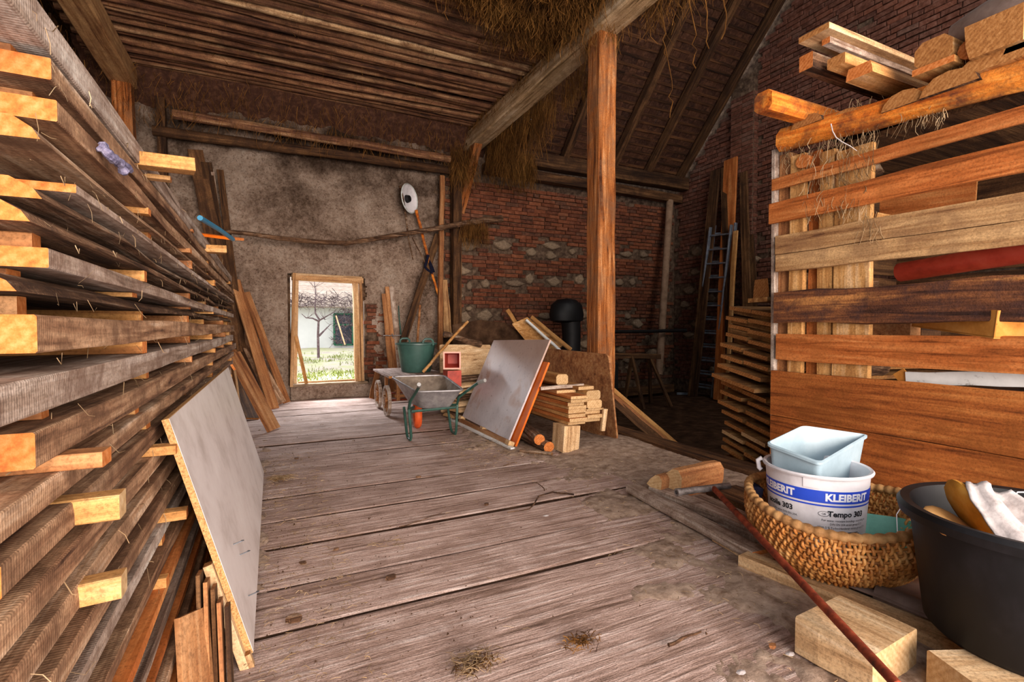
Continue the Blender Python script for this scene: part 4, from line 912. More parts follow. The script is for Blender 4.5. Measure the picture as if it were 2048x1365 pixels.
# black hood on its neck, deep in the right bay
c_ = PY(1133, 640, 8.6); e = empty('black_hood', (c_.x, c_.y, -.3), 'black rounded machine hood on a neck, left behind the thick post', 'machine')
b = MB(); b.lathe([(0, .33), (.20, .31), (.34, .2), (.38, .0), (.36, -.12), (.2, -.16), (0, -.16)], 24, c_ + V((0, 0, .1)), sy=.7); b.build('hood', 'black', e, smooth=True)
b = MB(); b.tube([c_ + V((.1, 0, .0)), c_ + V((.12, 0, -.35)), c_ + V((.1, 0, -.7)), (c_.x + .1, c_.y, -.3)], [.2, .19, .2, .24], 16); b.build('neck', 'blackmetal', e, smooth=True)
b = MB(); b.box((c_.x - .3, c_.y - .3, -.3), (c_.x + .5, c_.y + .3, .0)); b.build('base', 'blackmetal', e)

# ================================================================== RIGHT BAY
tg = PY(1340, 402, 9.45); bt = PY(1318, 750, 8.9)
mb = MB(); d_ = (bt - tg).normalized(); pts = [tg + (bt - tg) * k / 10 for k in range(11)]; mb.tube(pts, [.085] * 11, 12); tag(mb.build('cardboard_tube', 'greypipe', smooth=True, origin=bt), 'long pale round tube standing upright against the brick in the dark bay', 'tube')
for i, (bp, tp, w, mt, lb) in enumerate((((1385, 780), (1432, 340), .26, 'dark', 'wide dark plank leaning left of the ladder in the corner bay'), ((1462, 790), (1448, 335), .16, 'dark', 'dark plank leaning directly behind the ladder'),
                                          ((1440, 795), (1462, 318), .34, 'slat', 'wide brown plank leaning behind the ladder, tallest'), ((1500, 760), (1487, 345), .18, 'dark', 'dark plank leaning right of the ladder'), ((1520, 740), (1502, 470), .12, 'dark', 'short dark plank farthest right of the ladder'), ((1462, 770), (1472, 462), .09, 'raw', 'slim pale lath leaning beside the ladder'))):
    q = PX(*tp, 9.2); p = PX(*bp, 8.75 + .05 * i); p.z = -.3
    if i == 5: q = PX(*tp, 8.98); p = V((8.8, q.y + .05, -.3))
    lean('leaning_plank', p, q, w, .045, mt, lb, (-1, 0, .2), 'plank', wob=.012)
e = empty('ladder', PZ(1403, 795, -.3), 'grey aluminium double ladder leaning against dark planks in the right bay', 'ladder')
fl_, fr_ = PZ(1381, 790, -.3), PZ(1424, 797, -.3); tl_, tr_ = PX(1421, 455, 9.0), PX(1463, 450, 9.0)
for sec, off in ((0, V((0, 0, 0))), (1, V((.11, -.02, .05)))):
    A_, B_, C2, D2 = fl_ + off, fr_ + off, tr_ + off, tl_ + off
    for p, q in ((A_, D2), (B_, C2)): bar('rail', p, q, .035, .07, ['alu', 'alu'], up=(-1, 0, .2), parent=e)
    for k in range(12):
        f = (k + .7) / 12.3; mb = MB(); mb.tube([A_.lerp(D2, f), B_.lerp(C2, f)], .02, 6); mb.build('rung', 'alu', e)
bar('foot_bar', fl_ + V((-.25, .18, .02)), fl_ + V((.1, .0, .02)), .05, .05, ['alu', 'alu'], parent=e)
for k, (a, lb) in enumerate((((.52, .43), 'brown lath leaning from the sill into the dark bay, upper of three'), ((.44, .36), 'brown batten leaning from the sill into the dark bay, middle of three'), ((.36, .28), 'grey metal-edged strip leaning from the sill into the dark bay, lowest of three'))):
    p = PX(1226, 780 + 11 * k, 4.02); q = PZ(1356 - 8 * k, 892 + 4 * k, -.28)
    lean('leaning_lath', q, p + (p - q) * .1, .06 if k < 2 else .10, .03, ('raw', 'brownboard', 'dark')[k], lb, (0, -1, .4) if k < 2 else (-.3, -1, .2), 'lath')
mb = MB(); mb.tube([PY(1226, 664, 8.8), PY(1300, 663, 8.8), PY(1372, 661, 8.8)], .04, 8); tag(mb.build('iron_bar', 'blackmetal', smooth=True, origin=PY(1300, 663, 8.8)), 'dark level iron bar across the back of the dark bay', 'bar')
c_ = V((6.7, 7.9, -.3)); e = empty('trestle', c_, 'dark old trestle standing in the gloom beside the thick post', 'trestle')
bar('top_bar', c_ + V((-.9, .1, 1.05)), c_ + V((.5, .0, 1.0)), .14, .1, ['dark', 'dark'], parent=e)
for x, dx in ((-.2, .05), (.25, .3)):
    for s_ in (-1, 1): bar('leg', c_ + V((x + dx, s_ * .3, 0)), c_ + V((x, 0, 1.02)), .06, .06, ['dark', 'dark'], up=(0, 1, 0), parent=e)
bar('floor_beam', (5.2, 8.9, -.16), (8.7, 9.1, -.16), .16, .18, ['dark', 'dark'], 'dark beam lying along the foot of the brick wall in the bay', 'beam', seg=4, wob=.01)
bar('iron_box', (5.2, 8.3, .2), (6.2, 8.3, .2), .7, .8, ['blackmetal', 'blackmetal'], 'dark chest in the gloom behind the thick post', 'chest')

# ---- stack of thin boards, ends towards the floor
ya_ = radians(14.2); dY = V((sin(ya_), cos(ya_), 0)); dX = V((cos(ya_), -sin(ya_), 0)); n0 = V((3.99, 2.97, 0))
nl = 18
for i in range(nl):
    z = -.24 + i * .097; tilt = .10 + .02 * sin(i)
    for c_ in (0, 1):
        if i in (10, 11) and c_ == 1: continue
        w = .33 if i not in (10, 11) else .64; yc = .17 + .36 * c_ if w < .5 else .35
        out = R(-.05, .03) - (.10 if i in (10, 11) else 0) + (.05 if i > 14 else 0)
        zz = z + tilt * (yc / .7) + R(-.008, .008)
        p = n0 + dX * out + dY * (yc + R(-.02, .02)) + V((0, 0, zz)); q = p + dX * 2.4
        side = 'near' if c_ == 0 else 'far'
        bar('thin_board', p, q, w, .036, ['thin', 'endpale' if (i in (4, 5) and c_ != i % 2) else 'endold'],
            ('broad board jutting from the stickered stack left of the crib, %s from the bottom' % nth(i)) if w > .5 else 'thin board in %s column of stickered stack left of crib, %s from bottom' % (side, nth(i)),
            'board', 'thin boards of the stickered stack', up=dY.cross(dX) * -1 + dY * -.14, seg=3, wob=.004)
    if i < nl - 1:
        p = n0 + dX * (.10 + R(0, .05)) + V((0, 0, z + .05)); bar('sticker_batten', p + dY * .04 + V((0, 0, .0)), p + dY * .68 + V((0, 0, .10)), .05, .045, ['thin', 'thin'], 'spacer batten in the stickered stack left of the crib, %s from the bottom' % nth(i), 'batten', 'spacer battens of the stickered stack', seg=1)
zt = -.24 + nl * .097 - .0
p = n0 + dY * .18 + V((0, 0, zt + .045)); bar('stack_top_board', p, p + dX * 1.6, .26, .04, ['thin', 'raw'], 'board piece atop the stickered stack, under the sawn log', 'board', seg=2)
p = n0 + dY * .16 + V((0, 0, zt + .15)) + dX * .02; bar('sawn_log', p, p + dX * 1.2, .21, .17, ['bark', 'endold'], 'sawn log end crowning the stickered stack beside the crib', 'log', shape='wane', seg=3, wob=.01)

# ================================================================== SLATTED CRIB
CX = 3.84; e = empty('slatted_crib', (CX, 1.3, 0), 'large crib of horizontal boards along the right side, with lumber on top', 'crib')
def slat(z0, z1, yf, mat, xo=0.0, z0n=None, z1n=None, wob=.006, t_=.028):
    yn = -.35; zc = (z0 + z1) / 2; zn = ((z0n or z0) + (z1n or z1)) / 2
    return bar('slat', (CX + xo, yf, zc), (CX + xo, yn, zn), z1 - z0, t_, [mat, 'endold' if mat != 'slatdark' else 'endold'], up=(-1, 0, 0), parent=e, seg=9, wob=wob, c=.08)
slat(.01, .55, 2.84, 'slatwide', 0, t_=.032, wob=.003); slat(.556, .935, 2.84, 'slatwide', -.004, .50, .985, wob=.004)
slat(1.03, 1.245, 2.80, 'slat'); slat(1.335, 1.59, 2.81, 'slatdark', -.01, wob=.016, t_=.05)
slat(1.765, 1.905, 2.815, 'slatgrey', 0); slat(1.91, 2.065, 2.82, 'slatgrey', 0); slat(2.175, 2.345, 2.88, 'slat', -.005, wob=.01); slat(2.452, 2.548, 2.86, 'slat')
for y0_, y1_, xo, mt, top in ((2.72, 2.60, .05, 'raw', 2.70), (2.59, 2.50, .10, 'slat', 2.70), (2.485, 2.37, .06, 'raw', 2.66), (2.355, 2.10, .05, 'raw', 2.62)):
    bar('post_board', (CX + xo, (y0_ + y1_) / 2, 0), (CX + xo, (y0_ + y1_) / 2, top), y0_ - y1_, .05, [mt, 'endold'], up=(-1, 0, 0), parent=e, seg=6, wob=.006)
bar('top_log', (CX + .02, 2.79, 2.855), (CX + .03, -.35, 2.58), .20, .18, ['orange', 'endold'], up=(-1, 0, .3), parent=e, shape='oct', seg=9, wob=.012)
bar('end_board', (CX + .06, 2.84, -.05), (CX + .05, 2.86, 2.8), .10, .03, ['stackgrey', 'endold'], up=(0, 1, 0), parent=e, seg=4)
bar('corner_post', (CX + .10, 2.79, -.05), (CX + .10, 2.79, 2.75), .1, .1, ['brownboard', 'endold'], up=(1, 0, 0), parent=e, seg=4, wob=.006)
for i in range(9): bar('added_end_slat', (CX + .1, 2.86, .15 + i * .3), (5.7, 2.86, .15 + i * .3), .27, .025, ['dark', 'dark'], up=(0, 1, 0), parent=e)  # unseen end boards added to keep the crib interior dark
for i in range(9): bar('added_back_slat', (5.72, 2.86, .15 + i * .3), (5.72, -.35, .15 + i * .3), .28, .025, ['dark', 'dark'], up=(1, 0, 0), parent=e)  # dark rear boards, likewise added to darken the inside of the crib
bar('cross_log', PX(1602, 322, CX - .02) + V((.02, 0, 0)), PX(1602, 322, CX - .02) + V((.9, 0, 0)), .12, .11, ['slat', 'end'], parent=e, shape='round', seg=4, wob=.005)
bar('deck_board', (CX + .1, 2.0, 2.68), (5.7, 2.0, 2.68), 1.5, .04, ['dark', 'dark'], parent=e); bar('deck_board', (CX + .1, .45, 2.68), (5.7, .45, 2.68), 1.5, .04, ['dark', 'dark'], parent=e)
# what lies on top of the crib
def topbar(name, px, py, X, ln, w, t_, mats, label, cat, yaw=0.0, **kw):
    p = PX(px, py, X); return bar(name, p, p + V((ln * cos(yaw), ln * sin(yaw), 0)), w, t_, mats, label, cat, seg=kw.pop('seg', 4), wob=kw.pop('wob', .005), **kw)
topbar('squared_beam', 1526, 203, 3.36, 1.9, .15, .15, ['orange', 'orange'], 'bright orange squared beam end jutting out over the crib, farthest left', 'beam', c=.2, wob=.003)
topbar('top_plank', 1627, 66, 3.32, 1.9, .21, .04, ['rawpale', 'endold'], 'broad pale plank jutting out over the crib, topmost', 'plank')
topbar('top_batten', 1652, 80, 3.42, 1.8, .055, .055, ['stackgrey', 'end'], 'narrow grey batten under the broad pale plank on the crib', 'batten')
topbar('bark_plank', 1612, 124, 3.42, 1.7, .10, .11, ['bark', 'end'], 'bark-covered square piece jutting out over the crib', 'plank', wob=.01)
topbar('top_plank', 1672, 122, 3.5, 1.5, .12, .07, ['raw', 'endold'], 'brown short plank squeezed between bark piece and broad plank', 'plank')
topbar('top_plank', 1718, 142, 3.58, 1.5, .17, .08, ['raw', 'end'], 'knotty plank end jutting out over the crib front', 'plank', shape='wane', wob=.01)
topbar('slab_wood', 1805, 196, 3.76, 1.6, .26, .10, ['bark', 'endold'], 'half-round slab on the crib log, third from the left', 'slab', shape='half')
topbar('slab_wood', 1612, 240, 3.78, 1.6, .26, .08, ['bark', 'endold'], 'half-round slab on the crib log, leftmost', 'slab', shape='half')
topbar('slab_wood', 1690, 228, 3.80, 1.6, .24, .07, ['bark', 'endold'], 'half-round slab on the crib log, second from the left', 'slab', shape='half')
topbar('slab_wood', 1896, 160, 3.74, 1.6, .30, .11, ['bark', 'endold'], 'big half-round slab on the crib log under the block end', 'slab', shape='half')
topbar('top_strip', 1865, 132, 3.72, 1.4, .22, .04, ['raw', 'end'], 'narrow splintered strip below the squared block end on the crib', 'strip')
topbar('block_end', 1866, 104, 3.74, 1.4, .20, .17, ['raw', 'endold'], 'weathered squared block end on top of the crib', 'block', c=.25)
topbar('round_stick', 1939, 97, 3.78, 1.3, .12, .12, ['slat', 'end'], 'orange round stick end on top of the crib', 'stick', shape='round')
topbar('top_timber', 1985, 66, 3.72, 1.6, .26, .20, ['raw', 'endold'], 'big tapering timber end on top of the crib, far right', 'timber', shape='waner', c=.2)
topbar('slab_wood', 1990, 110, 3.76, 1.5, .36, .12, ['raw', 'endold'], 'long pale half-round slab under the big timber end', 'slab', shape='half')
topbar('slab_wood', 2080, 60, 3.76, 1.5, .3, .12, ['raw', 'endold'], 'half-round slab at the right edge of the crib top', 'slab', shape='half')
mb = MB(); p = PX(2005, 12, 3.85); rr = []
for k in range(9):
    f = k / 8; s_ = sin(pi * min(.97, max(.04, f))) ** .5; rr.append([p + V((.10 + .22 * s_ * cos(a) * .6, .28 - .75 * f, .0 + .12 * s_ * sin(a) + .02 * sin(3 * f + a))) for a in [2 * pi * q / 10 for q in range(10)]])
mb.rings(rr); tag(mb.build('grey_sack', 'tarp', smooth=True, origin=p), 'grey cloth bundle on the timber ends at the top right', 'sack')
# contents seen between the slats
def crate(name, px, py, X, size, mats, label, cat, rz=.2):
    p = PX(px, py, X); m = Matrix.Translation(p) @ Matrix.Rotation(rz, 4, 'Z'); a = [s_ / 2 for s_ in size]
    b = MB(); b.box((-a[0], -a[1], 0), (a[0], a[1], size[2]), 0, None)
    o = link(name, b.mesh(name, mats), None, m); LOC[o.name] = m; return tag(o, label, cat)
p = PX(1960, 663, 4.1); e2 = empty('cardboard_box', p, 'open cardboard box lying inside the crib', 'box'); mm_ = Matrix.Translation(p) @ Matrix.Rotation(-.45, 4, 'Z') @ Matrix.Rotation(.12, 4, 'X')
for lo, hi, nm in (((-.2, -.3, 0), (-.19, .3, .16), 'side'), ((.19, -.3, 0), (.2, .3, .16), 'side'), ((-.2, .29, 0), (.2, .3, .16), 'side'), ((-.2, -.3, 0), (.2, -.29, .16), 'side'), ((-.2, -.3, -.005), (.2, .3, .005), 'bottom')): pbox(nm, lo, hi, ['cardboard'], e2, mm_)
p = PX(1815, 756, 3.93); q = PX(2060, 760, 3.93); bar('white_board', p, q, .085, .05, ['whitepaint', 'whitepaint'], 'chipped white painted board lying inside the crib above the wide slats', 'board', up=(-1, 0, 0), seg=5, wob=.004)
mb = MB(); mb.tube([PX(1800, 545, 4.25), PX(2075, 500, 4.15)], .07, 12); tag(mb.build('red_pipe', 'red', smooth=True, origin=PX(1900, 540, 4.2)), 'dark red plastic pipe lying inside the crib', 'pipe')
bar('brown_crate_side', PX(1760, 425, 4.5), PX(1952, 400, 4.6), .34, .03, ['slat', 'endold'], 'brown crate side inside the crib behind the upper slats', 'board', up=(-1, 0, 0))
bar('crib_batten', PX(1748, 432, 4.05), PX(1860, 455, 4.4), .07, .04, ['raw', 'end'], 'loose batten inside the crib behind the grey double slat', 'batten')
bar('crib_batten', PX(1760, 580, 4.1), PX(1960, 600, 4.5), .10, .04, ['raw', 'end'], 'loose batten inside the crib above the dark bark slat', 'batten')
bar('crib_batten', PX(1960, 598, 4.05), PX(2070, 575, 4.1), .10, .03, ['slat', 'end'], 'short board inside the crib at the right end of the dark bark slat', 'batten', up=(-1, 0, 0))
crate('crib_block', 1790, 690, 4.35, (.3, .26, .2), ['brownboard'], 'reddish wood block inside the crib below the dark bark slat', 'block')
crate('crib_block', 1835, 690, 4.6, (.2, .2, .3), ['dark'], 'dark block inside the crib beside the reddish one', 'block', -.2)
bar('rough_log', PX(1700, 340, 4.1), PX(1760, 330, 5.0), .2, .2, ['bark', 'endold'], 'short round log inside the crib under its top', 'log', shape='round', seg=3, wob=.01)
bar('crib_log', PX(1700, 735, 4.15), PX(1760, 735, 5.0), .16, .16, ['bark', 'endold'], 'rough round log inside the crib above the widest board', 'log', shape='round', seg=3, wob=.01)
bar('torn_card', PX(1795, 760, 3.92), PX(1816, 748, 3.92), .09, .01, ['cardboard', 'cardboard'], 'torn cardboard scrap beside the white painted board', 'scrap', up=(-1, 0, 0))

# ================================================================== RIGHT FOREGROUND
lean('floor_plank', PZ(1264, 976, .045), PZ(1520, 1112, .045), .11, .055, 'stackgrey', 'grey weathered plank on the floor, farthest left of those under the basket', (0, 0, 1), 'plank')
lean('floor_plank', PZ(1310, 978, .05), PZ(1512, 1060, .05), .13, .05, 'stackgrey', 'second grey plank on the floor, running under the split logs', (0, 0, 1), 'plank')
lean('floor_plank', PZ(1440, 1072, .028), PZ(1545, 1128, .028), .12, .05, 'rawpale', 'short pale board on the floor left of the basket', (0, 0, 1), 'plank')
p, q = PZ(1488, 1118, .035), PZ(2048, 1345, .035); bar('floor_batten', p, p + (q - p) * 1.25, .11, .065, ['rawpale', 'end'], 'long pale batten on the floor in front of the basket and the black tub', 'batten', seg=6, wob=.004)
lean('floor_plank', V((3.15, 2.75, .03)), V((2.95, .2, .03)), .3, .05, 'dark', 'dark plank on the floor under the black tub and basket', (0, 0, 1), 'plank')
lean('floor_plank', V((2.78, 2.7, .03)), V((2.62, .9, .03)), .26, .05, 'stackgrey', 'grey plank lying under the wicker basket', (0, 0, 1), 'plank')
lean('floor_plank', V((3.5, 2.7, .03)), V((3.4, .2, .03)), .3, .05, 'dark', 'dark plank along the foot of the crib', (0, 0, 1), 'plank')
p, q = PZ(1752, 1190, .07), PZ(2048, 1300, .07); mb = MB(); mb.tube([p + (q - p) * k / 6 + V((R(-.006, .006), 0, 0)) for k in range(8)], [.045, .05, .052, .05, .052, .05, .05, .05], 10); tag(mb.build('rolled_mat', 'tarp', smooth=True, origin=p), 'brown rolled mat lying under the edge of the black tub', 'mat')
mb = MB(); vs = []; fs = []
for j in range(13):
    for i in range(9):
        a = V((2.42, 1.42, 0)).lerp(V((2.80, 1.30, 0)), i / 8) + V((.01, -.08, 0)) * j; vs.append((a.x, a.y, .085 + .018 * fbm(i * .4, j * .4, 3)))
for j in range(12):
    for i in range(8): k = j * 9 + i; fs.append((k, k + 9, k + 10, k + 1))
o = MB().add(vs, fs).build('brown_tarp', 'tarp', smooth=True); tag(o, 'brown tarpaulin spread under the basket and the black tub', 'tarpaulin'); so = o.modifiers.new('s', 'SOLIDIFY'); so.thickness = .006
# firewood
bar('split_log', PZ(1347, 984, .06) + V((0, 0, .085)), PZ(1443, 968, .06) + V((0, .06, .085)), .20, .19, ['brownboard', 'endpale'], 'large split log with a pale cut end lying on the planks', 'log', up=(.2, -.5, 1), shape='half', seg=4, wob=.006)
bar('split_log', PZ(1312, 982, .06) + V((0, 0, .06)), PZ(1365, 976, .06) + V((0, .08, .06)), .13, .13, ['brownboard', 'endpale'], 'small split log beside the large one on the planks', 'log', up=(.2, -.5, 1), shape='half', seg=3, wob=.004)
a0, a1, b0, b1 = PZ(1610, 1255, .13), PZ(1662, 1190, .13), PZ(1815, 1255, .13), PZ(1765, 1340, .13)
c0 = (a0 + a1) / 2; c1 = (b0 + b1) / 2
bar('wood_block', V((c0.x, c0.y, .075)), V((c1.x, c1.y, .075)), (a0 - a1).length * .95, .15, ['rawpale', 'endpale'], 'thick pale wooden block lying on the floor under the rusty pipe', 'block', seg=3, wob=.004)
p = PZ(1818, 1310, .12); bar('wood_block', V((p.x + .02, p.y - .12, .07)), V((p.x + .5, p.y - .32, .07)), .2, .14, ['rawpale', 'endpale'], 'second pale wooden block at the bottom right, half out of view', 'block', seg=3, wob=.004)
# rusty pipe with a cross handle
p, q = PZ(1428, 978, .30), PZ(1795, 1372, .175); e = empty('rusty_pipe', q, 'long rusty steel pipe with a cross handle lying over the blocks before the basket', 'pipe')
b = MB(); b.tube([p + (q - p) * k / 8 for k in range(9)], .017, 10); b.build('shaft', 'rust', e, smooth=True)
h0, h1 = PZ(1356, 985, .3), PZ(1458, 972, .3); b = MB(); b.tube([h0, h0.lerp(h1, .5), h1], .021, 10); b.build('cross_handle', 'steel', e, smooth=True)
b = MB(); b.lathe([(.012, -.012), (.0235, -.012), (.0235, .02), (.012, .02)], 12, h0, mat=(h1 - h0).to_track_quat('Z', 'Y').to_matrix().to_4x4()); b.build('pipe_end', 'steel', e, smooth=True)

# ---- wicker basket
BC = V((2.66, 1.58, .065)); e = empty('wicker_basket', BC, 'large round wicker basket on the floor planks, holding a basin and bucket', 'basket')
toCam = atan2(-BC.y, -BC.x)
def bk(u, v, off=0):
    """u angle, v 0 rim .. 1 bottom edge"""
    lift = .05 * (abs(sin(u - toCam)) ** 2) - .02 * max(0, cos(u - toCam))
    r = .445 - .02 * (1 - v) ** 3 - .16 * v ** 2.6 + off * 1.0
    if v > 1: r = .285 - .28 * (v - 1) * 3
    z = (.305 + lift) * (1 - min(v, 1)) ** .9
    if v > 1: z = .004
    return BC + V((cos(u) * r * 1.02, sin(u) * r * .97, z + .008))
ribs = 10; b = MB()
for k in range(1, ribs):
    v_ = k / ribs; n = 96; b.tube([bk(2 * pi * i / n, v_) for i in range(n)], .007, 5, closed=True)
b.build('rib', 'wicker', e, smooth=True, autosmooth=0)
b = MB(); NW = 150
for j in range(NW):
    u0_ = 2 * pi * j / NW; pts = []; steps = ribs * 3
    for i in range(steps + 1):
        v_ = i / steps; ph = (v_ * ribs + (j % 2)) * pi
        pts.append(bk(u0_ + .01 * sin(i * .7 + j), min(v_, .995), .011 * cos(ph)))
    b.tube(pts, .0082, 4, cap=False, ecc=1.0)
tag(b.build('weave', 'wicker', e, smooth=True, autosmooth=0), kind='stuff')
b = MB(); n = 96; b.rings([[bk(2 * pi * i / n, 1.0) for i in range(n)], [BC + V((0, 0, .005))] * n], True, False); b.build('bottom', 'wicker', e)
b = MB(); n = 320; pts = [bk(2 * pi * i / n, 0) for i in range(n)]; b.tube(pts, [.017 + .008 * abs(sin(i * .55)) for i in range(n)], 8, closed=True); b.build('rim', 'wickerrim', e, smooth=True, autosmooth=0)
ul = toCam - 1.35
p = bk(ul, 0); mb = MB(); rr = []
for k in range(6):
    c2 = bk(ul - .05, k * .10, -.03); rr.append([c2 + V((cos(a) * .03 * (1.2 - .1 * k), sin(a) * .055, .012 * sin(2 * a))) for a in [2 * pi * q_ / 8 for q_ in range(8)]])
mb.rings(rr); tag(mb.build('navy_rag', 'navy', smooth=True, origin=p), 'dark navy rag stuffed at the left rim of the wicker basket', 'rag')
# sea-green basin inside it
def bin_(name, corners_top, corners_bot, wall, mats, par, r=.05, lip=.02, nm='body'):
    ro_, rb_ = rrect(corners_top, r), rrect(corners_bot, r * .7); ct, cb2 = sum(ro_, V()) / len(ro_), sum(rb_, V()) / len(rb_)
    upv = (ct - cb2).normalized()
    s1_ = lambda P_, c__, k, dz=0: [c__ + (p_ - c__) * k + upv * dz for p_ in P_]
    wd_ = (ro_[0] - ct).length; k1 = 1 - wall / wd_; k2 = 1 + lip / wd_
    b = MB(); b.rings([rb_, [p_.lerp(q_, .5) for p_, q_ in zip(rb_, ro_)], s1_(ro_, ct, 1, -.012), s1_(ro_, ct, k2, -.014), s1_(ro_, ct, k2, -.002), s1_(ro_, ct, 1, .002), s1_(ro_, ct, k1, -.004), s1_(rb_, cb2, k1, .01)], True, False)
    b.disc(list(reversed(rb_))); b.disc(s1_(rb_, cb2, k1, .01)); return b.build(nm, mats, par, smooth=True)
gc = V((2.70, 1.56, .10)); e = empty('green_basin', gc, 'sea-green plastic basin lying inside the wicker basket', 'basin')
ax1 = V((.62, -.78, 0)); ax2 = V((.78, .62, 0))
ct = [gc + ax1 * (.33 * i) + ax2 * (.24 * j) + V((0, 0, .165)) for i, j in ((-1, -1), (1, -1), (1, 1), (-1, 1))]; cbm = [gc + ax1 * (.25 * i) + ax2 * (.17 * j) + V((0, 0, .0)) for i, j in ((-1, -1), (1, -1), (1, 1), (-1, 1))]
bin_('basin', ct, cbm, .006, 'aqua', e, .07, .018)
# ---- printed white bucket
KC = V((2.558, 1.632, .118)); KH = .465; KR0, KR1 = .205, .236
e = empty('white_bucket', KC, 'white plastic glue bucket with a blue printed band, standing in the wicker basket', 'bucket')
rad = lambda z: KR0 + (KR1 - KR0) * (z / KH)
b = MB(); b.lathe([(0, 0), (KR0, 0), (KR1 - .001, KH - .012), (KR1 + .012, KH - .012), (KR1 + .015, KH - .004), (KR1 + .008, KH + .004), (KR1 - .006, KH), (KR1 - .012, KH - .02), (KR0 - .006, .01), (0, .01)], 64, KC); b.build('body', 'white', e, smooth=True)
kc = atan2(-KC.y, -KC.x)
def ang(deg): return kc + radians(deg)
def ringpart(name, z0, z1, a0_, a1_, mat, eps=.0012, th=None):
    n = 60; b = MB(); r0_ = [KC + V((cos(ang(a0_ + (a1_ - a0_) * i / n)) * (rad(z0) + eps), sin(ang(a0_ + (a1_ - a0_) * i / n)) * (rad(z0) + eps), z0)) for i in range(n + 1)]
    r1_ = [KC + V((cos(ang(a0_ + (a1_ - a0_) * i / n)) * (rad(z1) + eps), sin(ang(a0_ + (a1_ - a0_) * i / n)) * (rad(z1) + eps), z1)) for i in range(n + 1)]
    b.rings([r0_, r1_], False, False); return b.build(name, mat, e, smooth=True)
ringpart('printed_band', .335, .395, -110, 110, 'blue'); ringpart('printed_line', .318, .326, -110, 110, 'blue')
bpy.context.view_layer.update(); dg = bpy.context.evaluated_depsgraph_get()
def text(body, size, deg, z, mat, eps=.002, bold=.0, sx=1.0, align='CENTER', name='lettering'):
    cu = bpy.data.curves.new('t', 'FONT'); cu.body = body; cu.size = size; cu.align_x = align; cu.offset = bold; cu.resolution_u = 2
    to = bpy.data.objects.new('t', cu); col.objects.link(to); dgx = bpy.context.evaluated_depsgraph_get(); dgx.update()
    me = bpy.data.meshes.new_from_object(to.evaluated_get(dgx)); bpy.data.objects.remove(to)
    for v_ in me.vertices:
        zz = z + v_.co.y; r = rad(zz) + eps; a_ = ang(deg) + v_.co.x * sx / rad(z); v_.co = (cos(a_) * r, sin(a_) * r, zz)
    me.materials.clear(); me.materials.append(M[mat]); o = bpy.data.objects.new(name, me); col.objects.link(o); o.parent = e; return o
text('KLEIBERIT', .050, 37, .348, 'whiteprint', bold=.0022, sx=.98); text('KLEIBERIT', .050, -50, .348, 'whiteprint', bold=.0022, sx=.98)
text('Tempo 303', .038, 36, .272, 'ink', bold=.0012, sx=1.0); text('acolle 303', .038, -45, .272, 'ink', bold=.0012, sx=1.0)
text('GB', .014, 9, .278, 'ink'); n = 20
ov = MB(); ov.tube([KC + V((cos(ang(9) + .024 / KR1 * cos(2 * pi * i / n) / .23 * .23) * (rad(.283) + .002), sin(ang(9) + .024 / KR1 * cos(2 * pi * i / n)) * (rad(.283) + .002), .283 + .012 * sin(2 * pi * i / n))) for i in range(n)], .0009, 4, closed=True); ov.build('oval_mark', 'ink', e)
for k, (tx, dg_) in enumerate((('For water resistant bondings according to', 36), ('DIN EN 204 stress group D 3', 37), ('With 5 % Turbo-Hardener stress group D 4', 34))): text(tx, .0155, dg_, .247 - k * .018, 'ink', sx=.86)
for k, (tx, dg_) in enumerate((('Colle selon DIN EN 204,', -38), ('groupe D 3.', -40), ('D 4, 5% Turbo-Hardener', -40))): text(tx, .0155, dg_, .247 - k * .018, 'ink', sx=.9)
for k in range(12):
    z = .192 - k * .0072
    for a0_, a1_ in ((10, 58), (-62, -16)): ringpart('small_print', z, z + .0032, a0_, a1_ - R(0, 6) - (16 if k % 5 == 4 else 0), 'gripgrey' if k > 5 else 'ink', .0016)
# moulded grip plate on the front, lugs of the missing bail
b = MB(); z0_, z1_ = .405, .452
for (za, zb_, aa, ab, ep) in ((z0_, z1_, -13, 4, .004),):
    n = 8; ring = lambda z_, ep_: [KC + V((cos(ang(aa + (ab - aa) * i / n)) * (rad(z_) + ep_), sin(ang(aa + (ab - aa) * i / n)) * (rad(z_) + ep_), z_)) for i in range(n + 1)]
    b.rings([ring(za, 0), ring(za, ep), ring(zb_, ep), ring(zb_, 0)], False, False)
b.build('grip_plate', 'white', e)
for dg_ in (-86,):
    p = KC + V((cos(ang(dg_)) * (KR1 + .016), sin(ang(dg_)) * (KR1 + .016), KH - .03)); b = MB(); b.tube([p + V((0, 0, .035)), p + V((cos(ang(dg_)) * .02, sin(ang(dg_)) * .02, .02)), p + V((cos(ang(dg_)) * .014, sin(ang(dg_)) * .014, -.02)), p + V((-.004, 0, -.03))], .012, 8); b.build('lug', 'white', e, smooth=True)
# ---- pale blue square bin in the bucket
def at_depth(px, py, z): return PZ(px, py, z)
ct = [at_depth(1640, 925, .645), at_depth(1733, 870, .705), at_depth(1606, 852, .745), at_depth(1535, 886, .685)]
cen = sum(ct, V()) / 4; axn = (ct[1] - ct[0]).cross(ct[3] - ct[0]).normalized()
bc = cen - axn * .42; bc = V((KC.x + .0, KC.y, bc.z)).lerp(bc, .35)
cbm = [bc + (p_ - cen) * .76 for p_ in ct]
e = empty('square_bin', bc, 'pale blue square plastic bin standing inside the white bucket', 'bin')
bin_('bin', ct, cbm, .006, 'paleblue', e, .035, .014)
